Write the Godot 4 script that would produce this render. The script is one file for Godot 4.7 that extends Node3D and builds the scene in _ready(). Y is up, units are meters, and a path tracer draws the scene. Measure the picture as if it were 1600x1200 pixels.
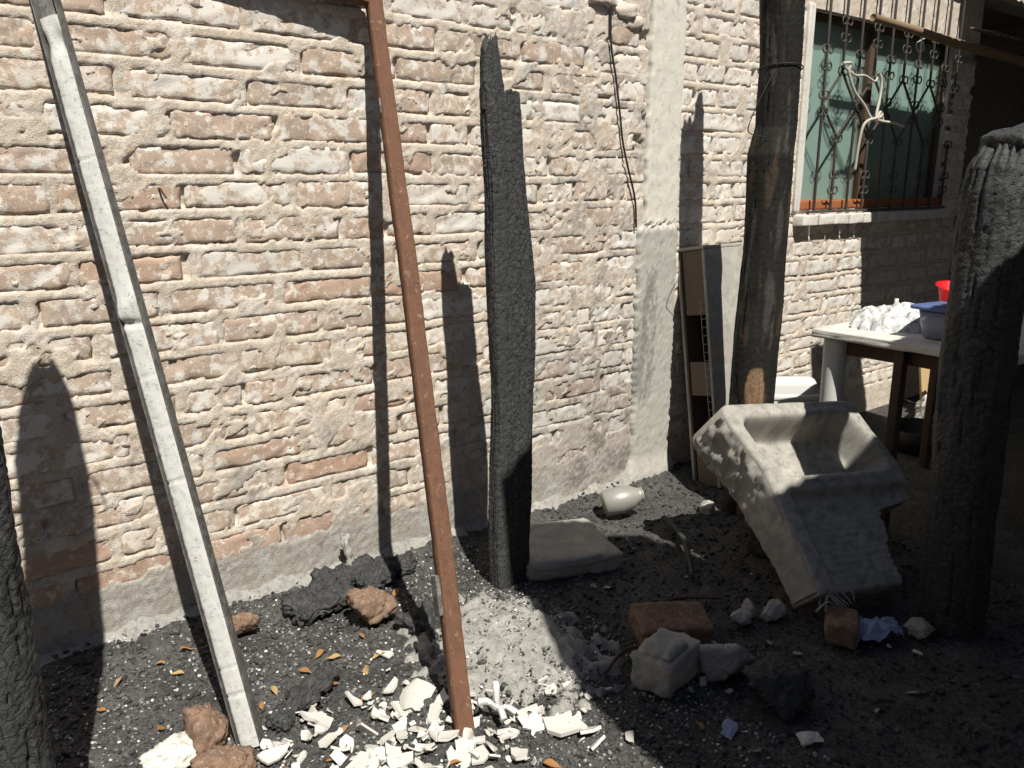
extends Node3D

const SUN := Vector3(0.306, -1.488, -1.0)
const ROW0 := 0.155
const COURSE := 0.0975
var M := {}
var taken := {}
var rng := RandomNumberGenerator.new()
var bn: FastNoiseLite      # general fine noise, used in metres
var bl: FastNoiseLite      # broad noise, in metres
var cell: FastNoiseLite    # char cells

func _ready() -> void:
	# ------------------------------------------------------------ camera, sky, sun, exposure
	var cam := Camera3D.new()
	cam.name = "camera"
	cam.fov = 50.06
	cam.near = 0.02
	cam.far = 400.0
	cam.position = Vector3(0, 1.3, 2.413)
	cam.rotation_degrees = Vector3(-13.77, -37.89, 0)
	add_child(cam)
	cam.current = true
	var env := Environment.new()
	env.background_mode = Environment.BG_SKY
	var sm := ProceduralSkyMaterial.new()
	sm.sky_top_color = Color(0.25, 0.31, 0.42)
	sm.sky_horizon_color = Color(0.86, 0.86, 0.85)
	sm.ground_bottom_color = Color(0.22, 0.20, 0.18)
	sm.ground_horizon_color = Color(0.5, 0.5, 0.48)
	sm.sky_curve = 0.22
	sm.sun_angle_max = 6.0
	sm.energy_multiplier = 0.95
	var sky := Sky.new()
	sky.sky_material = sm
	env.sky = sky
	env.tonemap_mode = Environment.TONE_MAPPER_LINEAR
	env.tonemap_exposure = 1.25
	env.sdfgi_enabled = true
	env.ssao_enabled = true
	env.ssil_enabled = true
	var we := WorldEnvironment.new()
	we.name = "world_environment"
	we.environment = env
	add_child(we)
	var sun := DirectionalLight3D.new()
	sun.name = "sun"
	sun.light_energy = 1.6
	sun.light_color = Color(1.0, 0.98, 0.935)
	sun.light_angular_distance = 0.5
	sun.shadow_enabled = true
	add_child(sun)
	sun.look_at_from_position(Vector3(0, 5, 0), Vector3(0, 5, 0) + SUN, Vector3.RIGHT)

	# ------------------------------------------------------------ noises and materials
	bn = nz(11, 40.0, 4)
	bl = nz(12, 3.0, 3)
	cell = nz(13, 42.0, 1, FastNoiseLite.TYPE_CELLULAR)
	cell.cellular_return_type = FastNoiseLite.RETURN_DISTANCE2_SUB
	cell.cellular_jitter = 0.9
	make_materials()

	# ------------------------------------------------------------ setting, then things
	build_ground()
	build_left_wall()
	build_column()
	build_house_wall()
	build_added_shelter()
	build_added_walls()
	build_posts()
	build_door_frame()
	build_sink()
	build_cabinet()
	build_table()
	build_window_fittings()
	build_blocks()
	build_shards()
	build_debris()

# ================================================================ helpers
func nz(sd: int, freq: float, oct := 4, type := FastNoiseLite.TYPE_SIMPLEX_SMOOTH) -> FastNoiseLite:
	var n := FastNoiseLite.new()
	n.seed = sd
	n.frequency = freq
	n.noise_type = type
	n.fractal_type = FastNoiseLite.FRACTAL_FBM if oct > 1 else FastNoiseLite.FRACTAL_NONE
	n.fractal_octaves = oct
	return n

func numbered(called: String) -> String:
	if not taken.has(called):
		taken[called] = 0
		return called
	taken[called] += 1
	return "%s_%03d" % [called, taken[called]]

func thing(called: String, label: String, category: String, at := Vector3.ZERO, group := "") -> Node3D:
	var o := Node3D.new()
	o.name = numbered(called)
	add_child(o, true)
	o.position = at
	tag(o, label, category, group, "thing")
	return o

func tag(o: Node3D, label: String, category := "", group := "", kind := "") -> void:
	if label: o.set_meta("label", label)
	if category: o.set_meta("category", category)
	if group: o.set_meta("group", group)
	if kind: o.set_meta("kind", kind)

func part(called: String, mesh: Mesh, mat: Material, parent: Node, at := Vector3.ZERO) -> MeshInstance3D:
	var o := MeshInstance3D.new()
	o.name = numbered(called) if parent == self else called
	o.mesh = mesh
	o.material_override = mat
	o.position = at
	parent.add_child(o, true)
	return o

func single(called: String, label: String, category: String, mesh: Mesh, mat: Material, at := Vector3.ZERO, group := "") -> MeshInstance3D:
	var o := part(called, mesh, mat, self, at)
	tag(o, label, category, group, "thing")
	return o

# a texture made of noise layers: [seed, size of a feature in pixels, octaves, type, low, high, colour (sRGB), strength, height]
func ltex(size: int, base: Color, layers: Array, h0 := 0.5) -> Array:
	var n := size * size
	var r := PackedFloat32Array(); var g := PackedFloat32Array(); var b := PackedFloat32Array(); var h := PackedFloat32Array()
	r.resize(n); g.resize(n); b.resize(n); h.resize(n)
	r.fill(base.r); g.fill(base.g); b.fill(base.b); h.fill(h0)
	for l in layers:
		var fn := nz(l[0], 1.0 / float(l[1]), l[2], l[3])
		if l[3] == FastNoiseLite.TYPE_CELLULAR:
			fn.cellular_return_type = FastNoiseLite.RETURN_DISTANCE2_SUB
		fn.domain_warp_enabled = (l[2] > 5 and size <= 512) or l[3] == FastNoiseLite.TYPE_CELLULAR
		fn.domain_warp_amplitude = float(l[1]) * 0.5
		fn.domain_warp_frequency = 1.5 / float(l[1])
		if l[2] > 3: fn.fractal_gain = 0.62
		var data := fn.get_seamless_image(size, size).get_data()
		var lut := PackedFloat32Array()
		lut.resize(256)
		for i in 256:
			lut[i] = smoothstep(l[4], l[5], i / 255.0) if l[4] < l[5] else 1.0 - smoothstep(l[5], l[4], i / 255.0)
		var c: Color = l[6]
		var cr := c.r; var cg := c.g; var cb := c.b
		var st: float = l[7]; var hh: float = l[8]
		for i in n:
			var m: float = lut[data[i]]
			if m > 0.0:
				var k := m * st
				r[i] += (cr - r[i]) * k
				g[i] += (cg - g[i]) * k
				b[i] += (cb - b[i]) * k
				h[i] += hh * m
	var cb2 := PackedByteArray(); var hb := PackedByteArray()
	cb2.resize(n * 3); hb.resize(n)
	for i in n:
		cb2[i * 3] = clampi(int(r[i] * 255.0), 0, 255)
		cb2[i * 3 + 1] = clampi(int(g[i] * 255.0), 0, 255)
		cb2[i * 3 + 2] = clampi(int(b[i] * 255.0), 0, 255)
		hb[i] = clampi(int(h[i] * 255.0), 0, 255)
	return [ImageTexture.create_from_image(Image.create_from_data(size, size, false, Image.FORMAT_RGB8, cb2)), ImageTexture.create_from_image(Image.create_from_data(size, size, false, Image.FORMAT_L8, hb))]

func mat(called: String, tex: Array, metres: float, rough := 0.9, relief := 0.5, triplanar := true, world := false) -> StandardMaterial3D:
	var m := StandardMaterial3D.new()
	m.resource_name = called
	m.roughness = rough
	m.metallic_specular = 0.35
	m.vertex_color_use_as_albedo = true
	if tex.size():
		m.albedo_texture = tex[0]
		if relief > 0.0:
			m.heightmap_enabled = true
			m.heightmap_texture = tex[1]
			m.heightmap_scale = relief
		if triplanar:
			m.uv1_triplanar = true
			m.uv1_world_triplanar = world
			m.uv1_scale = Vector3.ONE / metres
	M[called] = m
	return m

func flat(called: String, c: Color, rough := 0.8, metal := 0.0) -> StandardMaterial3D:
	var m := StandardMaterial3D.new()
	m.resource_name = called
	m.albedo_color = c
	m.roughness = rough
	m.metallic = metal
	M[called] = m
	return m

func make_materials() -> void:
	var S := FastNoiseLite.TYPE_SIMPLEX_SMOOTH
	var C := FastNoiseLite.TYPE_CELLULAR
	var white := Color(0.885, 0.875, 0.855)
	var cream := Color(0.825, 0.785, 0.735)
	# bricks: base clay, grain, pits and leftovers of whitewash
	var clays := [Color(0.732, 0.645, 0.579), Color(0.751, 0.665, 0.594), Color(0.732, 0.625, 0.552), Color(0.706, 0.632, 0.573), Color(0.764, 0.684, 0.614), Color(0.719, 0.599, 0.524), Color(0.757, 0.691, 0.635), Color(0.738, 0.665, 0.607)]
	var wash := [0.58, 0.50, 0.64, 0.55, 0.45, 0.70, 0.39, 0.33]
	for v in 8:
		var s := 100 + v * 10
		var w: float = wash[v]
		var t := ltex(512, clays[v], [
			[s, 130, 4, S, 0.35, 0.8, clays[v].darkened(0.09), 0.7, 0.0],
			[s + 1, 60, 4, S, 0.5, 0.85, clays[v].lerp(cream, 0.5), 0.7, 0.05],
			[s + 2, 6, 3, S, 0.45, 0.8, clays[v].lerp(cream, 0.6), 0.75, 0.10],
			[s + 3, 4, 2, S, 0.46, 0.2, clays[v].darkened(0.22), 0.5, -0.14],
			[s + 4, 80, 6, S, w - 0.04, w + 0.10, white if v % 2 == 0 else cream.lerp(white, 0.4), 0.85, 0.08],
			[s + 5, 30, 6, S, w + 0.06, w + 0.14, cream.lerp(white, 0.6), 0.75, 0.06],
			[s + 6, 18, 3, S, 0.17, 0.09, Color(0.40, 0.33, 0.28), 0.7, -0.3]], 0.5)
		mat("brick_%d" % v, t, 0.5, 0.95, 0.22, false)
	var mt := ltex(768, Color(0.76, 0.712, 0.66), [
		[201, 260, 5, S, 0.4, 0.75, Color(0.785, 0.727, 0.66), 0.8, 0.0],
		[202, 170, 5, S, 0.55, 0.75, Color(0.85, 0.83, 0.80), 0.8, 0.04],
		[203, 12, 4, S, 0.45, 0.80, Color(0.86, 0.835, 0.80), 0.7, 0.16],
		[204, 5, 3, S, 0.46, 0.2, Color(0.60, 0.545, 0.495), 0.6, -0.18],
		[205, 60, 5, S, 0.36, 0.28, Color(0.69, 0.62, 0.55), 0.7, -0.07],
		[206, 26, 4, S, 0.20, 0.12, Color(0.42, 0.36, 0.30), 0.7, -0.3],
		[207, 70, 5, S, 0.66, 0.76, Color(0.83, 0.815, 0.78), 0.6, 0.05]], 0.5)
	mat("mortar", mt, 0.6, 0.95, 0.4, true, true)
	var cc := ltex(640, Color(0.62, 0.61, 0.585), [
		[211, 220, 5, S, 0.4, 0.75, Color(0.70, 0.685, 0.65), 0.8, 0.0],
		[212, 90, 6, S, 0.58, 0.66, Color(0.55, 0.54, 0.52), 0.55, -0.02],
		[213, 8, 3, S, 0.45, 0.85, Color(0.72, 0.71, 0.69), 0.5, 0.10],
		[214, 10, 3, S, 0.30, 0.15, Color(0.44, 0.43, 0.41), 0.6, -0.18],
		[215, 14, 3, S, 0.16, 0.09, Color(0.36, 0.35, 0.34), 0.7, -0.25]], 0.5)
	mat("concrete", cc, 0.5, 0.92, 0.2)
	var cl := ltex(512, Color(0.80, 0.79, 0.765), [
		[221, 160, 5, S, 0.45, 0.75, Color(0.83, 0.815, 0.785), 0.8, 0.0],
		[222, 9, 3, S, 0.5, 0.85, Color(0.90, 0.89, 0.87), 0.5, 0.08],
		[223, 40, 6, S, 0.55, 0.85, Color(0.66, 0.64, 0.60), 0.5, -0.03],
		[224, 14, 4, S, 0.20, 0.10, Color(0.52, 0.50, 0.47), 0.6, -0.2]], 0.5)
	mat("pale_plaster", cl, 0.6, 0.92, 0.12)
	var ru := ltex(512, Color(0.385, 0.285, 0.23), [
		[231, 120, 5, S, 0.4, 0.75, Color(0.43, 0.30, 0.23), 0.9, 0.0],
		[232, 12, 4, S, 0.5, 0.8, Color(0.48, 0.36, 0.29), 0.5, 0.07],
		[233, 40, 6, S, 0.66, 0.74, Color(0.33, 0.22, 0.17), 0.6, -0.05],
		[234, 50, 6, S, 0.78, 0.82, Color(0.66, 0.60, 0.54), 0.6, 0.03]], 0.5)
	mat("rust", ru, 0.35, 0.85, 0.12)
	var st := ltex(512, Color(0.30, 0.30, 0.295), [
		[241, 60, 6, S, 0.5, 0.62, Color(0.50, 0.50, 0.49), 0.7, 0.04],
		[242, 30, 6, S, 0.66, 0.72, Color(0.45, 0.31, 0.23), 0.7, 0.0],
		[243, 10, 3, S, 0.5, 0.8, Color(0.60, 0.60, 0.58), 0.4, 0.05]], 0.5)
	mat("grey_steel", st, 0.35, 0.7, 0.12)
	var fm := ltex(512, Color(0.745, 0.748, 0.738), [
		[251, 100, 5, S, 0.4, 0.75, Color(0.76, 0.76, 0.75), 0.7, 0.0],
		[252, 9, 3, S, 0.5, 0.85, Color(0.80, 0.80, 0.79), 0.5, 0.10],
		[253, 26, 5, S, 0.28, 0.2, Color(0.42, 0.42, 0.41), 0.7, -0.25],
		[254, 7, 2, S, 0.25, 0.1, Color(0.5, 0.5, 0.49), 0.6, -0.2]], 0.5)
	mat("fresh_mortar", fm, 0.35, 0.93, 0.14)
	var ch := ltex(768, Color(0.235, 0.238, 0.24), [
		[261, 90, 4, S, 0.45, 0.75, Color(0.29, 0.293, 0.295), 0.8, 0.0],
		[262, 44, 1, C, 0.10, 0.02, Color(0.08, 0.08, 0.082), 0.8, -0.30],
		[266, 20, 5, S, 0.36, 0.22, Color(0.10, 0.10, 0.10), 0.6, -0.2],
		[263, 12, 4, S, 0.58, 0.8, Color(0.33, 0.335, 0.34), 0.6, 0.1],
		[264, 6, 3, S, 0.55, 0.85, Color(0.37, 0.375, 0.38), 0.5, 0.06],
		[265, 120, 6, S, 0.72, 0.78, Color(0.36, 0.36, 0.355), 0.35, 0.0]], 0.55)
	mat("char", ch, 0.42, 0.62, 0.4)
	var wd := ltex(512, Color(0.86, 0.86, 0.86), [
		[271, 60, 4, S, 0.4, 0.8, Color(0.98, 0.98, 0.98), 0.7, 0.0],
		[272, 6, 3, S, 0.5, 0.2, Color(0.55, 0.55, 0.55), 0.7, -0.15],
		[273, 20, 1, C, 0.12, 0.03, Color(0.4, 0.4, 0.4), 0.5, -0.2]], 0.5)
	var wm := mat("wood", wd, 0.3, 0.75, 0.3)
	wm.uv1_scale = Vector3(7.0, 1.4, 7.0)
	var gd := ltex(1024, Color(0.29, 0.289, 0.285), [
		[281, 200, 5, S, 0.4, 0.75, Color(0.36, 0.357, 0.35), 0.9, 0.0],
		[282, 22, 4, S, 0.5, 0.7, Color(0.43, 0.427, 0.415), 0.6, 0.12],
		[283, 30, 5, S, 0.38, 0.22, Color(0.13, 0.13, 0.13), 0.7, -0.25],
		[284, 9, 4, S, 0.40, 0.25, Color(0.15, 0.15, 0.15), 0.6, -0.2],
		[285, 6, 3, S, 0.72, 0.82, Color(0.52, 0.515, 0.50), 0.7, 0.12],
		[286, 9, 2, S, 0.86, 0.92, Color(0.74, 0.73, 0.71), 0.9, 0.15]], 0.5)
	mat("burnt_ground", gd, 0.9, 0.9, 0.7, true, true)
	var ah := ltex(640, Color(0.58, 0.575, 0.555), [
		[291, 160, 5, S, 0.4, 0.75, Color(0.66, 0.65, 0.625), 0.9, 0.0],
		[292, 40, 6, S, 0.60, 0.68, Color(0.40, 0.395, 0.385), 0.6, -0.04],
		[293, 7, 3, S, 0.55, 0.85, Color(0.74, 0.735, 0.72), 0.6, 0.12],
		[294, 6, 2, S, 0.34, 0.2, Color(0.28, 0.28, 0.275), 0.75, -0.2]], 0.5)
	mat("ash", ah, 0.4, 0.95, 0.35, true, true)
	var cy := ltex(512, Color(0.50, 0.41, 0.35), [
		[301, 120, 5, S, 0.4, 0.75, Color(0.58, 0.47, 0.39), 0.9, 0.0],
		[302, 60, 6, S, 0.60, 0.70, Color(0.62, 0.57, 0.51), 0.8, 0.04],
		[303, 9, 5, S, 0.45, 0.22, Color(0.36, 0.28, 0.23), 0.6, -0.25],
		[304, 22, 4, S, 0.74, 0.84, Color(0.30, 0.27, 0.25), 0.6, -0.05]], 0.5)
	mat("clay", cy, 0.22, 0.93, 0.5)
	var pw := ltex(512, Color(0.80, 0.79, 0.765), [
		[311, 90, 5, S, 0.5, 0.75, Color(0.85, 0.845, 0.825), 0.8, 0.0],
		[312, 60, 6, S, 0.64, 0.72, Color(0.68, 0.66, 0.62), 0.6, 0.0],
		[313, 10, 3, S, 0.25, 0.12, Color(0.45, 0.44, 0.42), 0.6, -0.1]], 0.5)
	mat("white_shard", pw, 0.2, 0.6, 0.12)
	var cloth := ltex(512, Color(0.84, 0.84, 0.84), [
		[321, 70, 4, S, 0.52, 0.58, Color(0.45, 0.46, 0.47), 0.7, 0.0],
		[322, 5, 2, S, 0.4, 0.8, Color(0.93, 0.93, 0.93), 0.4, 0.05]], 0.5)
	mat("rag_cloth", cloth, 0.3, 0.95, 0.1)
	var tinx := ltex(512, Color(0.36, 0.34, 0.32), [
		[331, 120, 5, S, 0.5, 0.62, Color(0.40, 0.26, 0.19), 0.8, 0.0],
		[332, 40, 6, S, 0.62, 0.7, Color(0.16, 0.15, 0.15), 0.8, 0.0]], 0.5)
	mat("burnt_tin", tinx, 0.8, 0.7, 0.1)
	flat("curtain", Color(0.42, 0.53, 0.50), 0.7)
	var gl := flat("pane_glass", Color(0.75, 0.86, 0.83, 0.12), 0.06)
	gl.transparency = BaseMaterial3D.TRANSPARENCY_ALPHA
	gl.metallic_specular = 0.2
	flat("iron", Color(0.27, 0.25, 0.23), 0.6)
	flat("orange_wood", Color(0.60, 0.36, 0.22), 0.75)
	flat("dark_wood", Color(0.30, 0.23, 0.18), 0.8)
	flat("pale_wire", Color(0.72, 0.70, 0.66), 0.6)
	flat("black_wire", Color(0.12, 0.11, 0.10), 0.7)
	flat("leaf", Color(0.58, 0.42, 0.25), 0.8)
	flat("leaf_pale", Color(0.64, 0.54, 0.38), 0.8)
	flat("blue_plastic", Color(0.36, 0.42, 0.60), 0.45)
	flat("tub_plastic", Color(0.52, 0.54, 0.62), 0.4)
	flat("red_plastic", Color(0.78, 0.10, 0.13), 0.45)
	flat("white_plastic", Color(0.80, 0.80, 0.79), 0.5)
	flat("tan_board", Color(0.66, 0.56, 0.42), 0.85)
	flat("brown_board", Color(0.42, 0.37, 0.33), 0.85)
	flat("weathered_wood", Color(0.52, 0.44, 0.34), 0.85)
	flat("blue_rag", Color(0.58, 0.62, 0.74), 0.95)
	flat("dark_plastic", Color(0.10, 0.10, 0.10), 0.6)
	flat("interior", Color(0.10, 0.09, 0.08), 0.95)
	var bo := flat("bottle_glass", Color(0.55, 0.55, 0.52), 0.35)
	bo.clearcoat_enabled = true
	flat("grey_rope", Color(0.55, 0.54, 0.52), 0.9)

# quads between the points of a grid, u to the right and v up as seen from the front
func grid_into(st: SurfaceTool, P: PackedVector3Array, nu: int, nv: int, wrap := false, cols := PackedColorArray(), uvs := PackedVector2Array()) -> void:
	var last := nu if wrap else nu - 1
	for j in nv - 1:
		for i in last:
			var i1 := (i + 1) % nu
			for k in [j * nu + i, (j + 1) * nu + i, (j + 1) * nu + i1, j * nu + i, (j + 1) * nu + i1, j * nu + i1]:
				if cols.size(): st.set_color(cols[k])
				if uvs.size(): st.set_uv(uvs[k])
				st.add_vertex(P[k])

func begin() -> SurfaceTool:
	var st := SurfaceTool.new()
	st.begin(Mesh.PRIMITIVE_TRIANGLES)
	st.set_smooth_group(0)
	st.set_color(Color.WHITE)
	return st

func done(st: SurfaceTool) -> ArrayMesh:
	st.index()
	st.generate_normals()
	return st.commit()

func tri(st: SurfaceTool, a: Vector3, b: Vector3, c: Vector3) -> void:
	st.add_vertex(a); st.add_vertex(b); st.add_vertex(c)

# a box with rounded edges, n cells a side; rough displaces it with noise (metres), freq in 1/m
func rbox(size: Vector3, r: float, n := 3, rough := 0.0, sd := 0.0, freq := 1.0) -> ArrayMesh:
	var st := begin()
	rbox_into(st, size, r, Transform3D(), n, rough, sd, freq)
	return done(st)

func rbox_into(st: SurfaceTool, size: Vector3, r: float, tf := Transform3D(), n := 3, rough := 0.0, sd := 0.0, freq := 1.0) -> void:
	var h := size * 0.5
	var inner := Vector3(maxf(h.x - r, 0), maxf(h.y - r, 0), maxf(h.z - r, 0))
	var faces := [[Vector3.RIGHT, Vector3.UP, Vector3.BACK], [Vector3.LEFT, Vector3.UP, Vector3.FORWARD], [Vector3.FORWARD, Vector3.UP, Vector3.RIGHT], [Vector3.BACK, Vector3.UP, Vector3.LEFT], [Vector3.RIGHT, Vector3.FORWARD, Vector3.UP], [Vector3.RIGHT, Vector3.BACK, Vector3.DOWN]]
	for f in faces:
		var U: Vector3 = f[0]; var V: Vector3 = f[1]; var N: Vector3 = f[2]
		var us := edge_steps((U.abs() * h).length(), r, n)
		var vs := edge_steps((V.abs() * h).length(), r, n)
		var P := PackedVector3Array()
		for v in vs:
			for u in us:
				var p: Vector3 = U * u + V * v + N * (N.abs() * h).length()
				var q := p.clamp(-inner, inner)
				var d := p - q
				if d.length() > 1e-6:
					p = q + d.normalized() * r
				if rough > 0.0:
					var s := p * freq + Vector3(sd, sd * 0.7, -sd)
					p += (p / maxf(h.length(), 0.001) + d.normalized()).normalized() * rough * (bl.get_noise_3dv(s * 4.0) * 1.2 + bn.get_noise_3dv(s) * 0.8)
				P.append(tf * p)
		grid_into(st, P, us.size(), vs.size())

func edge_steps(h: float, r: float, n: int) -> Array:
	var o := [-h, -h + r * 0.45]
	for i in n + 1:
		o.append(-h + r + (2.0 * (h - r)) * i / n)
	o.append(h - r * 0.45); o.append(h)
	return o

# a trunk or board: rings of (centre, half width x, half depth z) up the y axis, a surface of cells and cracks
func log_mesh(rings: Array, segs: int, step: float, square: float, crack: float, sd: float, tint = null, top_rag := 0.03) -> ArrayMesh:
	var st := begin()
	var y0: float = rings[0][0]
	var y1: float = rings[-1][0]
	var nv := int((y1 - y0) / step) + 1
	var P := PackedVector3Array(); var cols := PackedColorArray()
	for j in nv:
		var y := lerpf(y0, y1, float(j) / (nv - 1))
		var k := 0
		while k < rings.size() - 2 and rings[k + 1][0] < y: k += 1
		var a: Array = rings[k]; var b: Array = rings[k + 1]
		var t := clampf((y - a[0]) / maxf(b[0] - a[0], 0.0001), 0, 1)
		var cx := lerpf(a[1], b[1], t); var cz := lerpf(a[2], b[2], t)
		var hx := lerpf(a[3], b[3], t); var hz := lerpf(a[4], b[4], t)
		for i in segs:
			var an := TAU * i / segs
			var s := sin(an); var c := cos(an)
			var q := pow(pow(absf(s), square) + pow(absf(c), square), -1.0 / square)
			var p := Vector3(s * q * hx, 0, c * q * hz)
			var w := Vector3(s * 0.09 + sd, y, c * 0.09)
			var jig := 0.010 * bl.get_noise_3d(w.x * 9.0, w.y * 9.0, w.z * 9.0)
			var d := crack * 0.55 * bl.get_noise_3d(w.x * 16.0, w.y * 1.3, w.z * 16.0) + crack * 0.42 * (smoothstep(-1.0, -0.80, cell.get_noise_3d(w.x * 0.75 + jig, w.y * 1.15 + jig, w.z * 0.75)) - 1.0)
			d += crack * 1.0 * bl.get_noise_3d(w.x * 4.0, w.y * 0.9, w.z * 4.0)
			var groove := bl.get_noise_3d(s * 2.0 + sd * 3.1, y * 0.16, c * 2.0) + 0.02 * bl.get_noise_1d(y * 9.0)
			d -= crack * 1.5 * (1.0 - smoothstep(0.0, 0.035, absf(groove)))
			p += Vector3(s, 0, c).normalized() * d
			var yy := y
			if y1 - y < 0.12:
				yy += top_rag * (bn.get_noise_2d(s * 0.06 + sd, c * 0.06) * 1.5) * (1.0 - (y1 - y) / 0.12)
			var v := Vector3(cx, yy, cz) + p
			P.append(v)
			cols.append(tint.call(v, an) if tint != null else Color.WHITE)
	grid_into(st, P, segs, nv, true, cols)
	for e in [0, nv - 1]:
		var mid := Vector3.ZERO
		for i in segs: mid += P[e * segs + i] / segs
		if e: mid.y -= top_rag * 0.6
		for i in segs:
			var a2 := P[e * segs + i]; var b2 := P[e * segs + (i + 1) % segs]
			st.set_color(cols[e * segs + i])
			if e: tri(st, a2, mid, b2)
			else: tri(st, b2, mid, a2)
	return done(st)

func tube_into(st: SurfaceTool, pts: Array, rad: float, segs := 6, end_rad := -1.0) -> void:
	var P := PackedVector3Array()
	var side := Vector3.ZERO
	var n := pts.size()
	for j in n:
		var d: Vector3 = (pts[mini(j + 1, n - 1)] - pts[maxi(j - 1, 0)]).normalized()
		if side == Vector3.ZERO:
			side = d.cross(Vector3.UP if absf(d.y) < 0.9 else Vector3.RIGHT).normalized()
		side = (side - d * side.dot(d)).normalized()
		var up := side.cross(d)
		var r := rad if end_rad < 0.0 else lerpf(rad, end_rad, float(j) / (n - 1))
		for i in segs:
			var a := TAU * i / segs
			P.append(pts[j] + side * cos(a) * r + up * sin(a) * r)
	grid_into(st, P, segs, n, true)
	for e in [0, n - 1]:
		for i in segs:
			tri(st, P[e * segs + i], pts[e], P[e * segs + (i + 1) % segs])

func tube(pts: Array, rad: float, segs := 6, end_rad := -1.0) -> ArrayMesh:
	var st := begin()
	tube_into(st, pts, rad, segs, end_rad)
	return done(st)

func smooth_path(pts: Array, n := 6) -> Array:
	var c := Curve3D.new()
	for i in pts.size():
		var t: Vector3 = (pts[mini(i + 1, pts.size() - 1)] - pts[maxi(i - 1, 0)]) / 6.0
		c.add_point(pts[i], -t, t)
	c.bake_interval = 0.004
	var o := []
	var total := c.get_baked_length()
	var m := pts.size() * n
	for i in m + 1: o.append(c.sample_baked(total * i / m, true))
	return o

# a broken stone: directions cut by random planes
func stone(size: Vector3, sd: int, planes := 11, rough := 0.06, res := 26) -> ArrayMesh:
	var g := RandomNumberGenerator.new()
	g.seed = sd
	var ns := []
	for i in planes:
		var d := Vector3(g.randfn(), g.randfn(), g.randfn()).normalized()
		ns.append([d, g.randf_range(0.58, 1.0)])
	for d in [Vector3.UP, Vector3.DOWN, Vector3.LEFT, Vector3.RIGHT, Vector3.BACK, Vector3.FORWARD]: ns.append([d, 0.95])
	var P := PackedVector3Array()
	for j in res + 1:
		var th := PI * j / res
		for i in res * 2:
			var ph := TAU * i / (res * 2)
			var d := Vector3(sin(th) * sin(ph), -cos(th), sin(th) * cos(ph))
			var r := 9.0
			for q in ns:
				var k: float = d.dot(q[0])
				if k > 0.05: r = minf(r, q[1] / k)
			r *= 1.0 + rough * (bl.get_noise_3dv(d * 0.6 + Vector3.ONE * sd) + 0.9 * bl.get_noise_3dv(d * 2.0 - Vector3.ONE * sd) + 0.5 * bn.get_noise_3dv(d * 0.3 + Vector3.ONE * sd))
			P.append(d * r * size * 0.5)
	var st := begin()
	grid_into(st, P, res * 2, res + 1, true)
	return done(st)

func turned(o: Node3D, deg: Vector3) -> Node3D:
	o.rotation_degrees = deg
	return o

# ================================================================ ground
func ground_y(x: float, z: float) -> float:
	var y := 0.010 * bl.get_noise_2d(x * 2.2, z * 2.2) + 0.005 * bn.get_noise_2d(x * 0.6, z * 0.6)
	y += 0.030 * exp(-z * z / 0.012) * smoothstep(-1.0, 0.0, 2.8 - x)
	y += 0.030 * exp(-((x - 1.36) ** 2 / 0.05 + (z - 0.55) ** 2 / 0.07))
	if x > 3.0: y *= 0.6
	return y - 0.008

func steps(a: float, b: float, d: float, lo: float, hi: float) -> PackedFloat32Array:
	var o := PackedFloat32Array()
	var x := a
	while x > lo: x -= maxf(d, (a - x) * 0.5 + d)
	while x < a - 1e-4:
		o.append(x)
		x = minf(x + maxf(d, (a - x) * 0.33), a)
	x = a
	while x < b:
		o.append(x); x += d
	while x < hi:
		o.append(x); x += maxf(d, (x - b) * 0.5 + d)
	o.append(hi)
	return o

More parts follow.
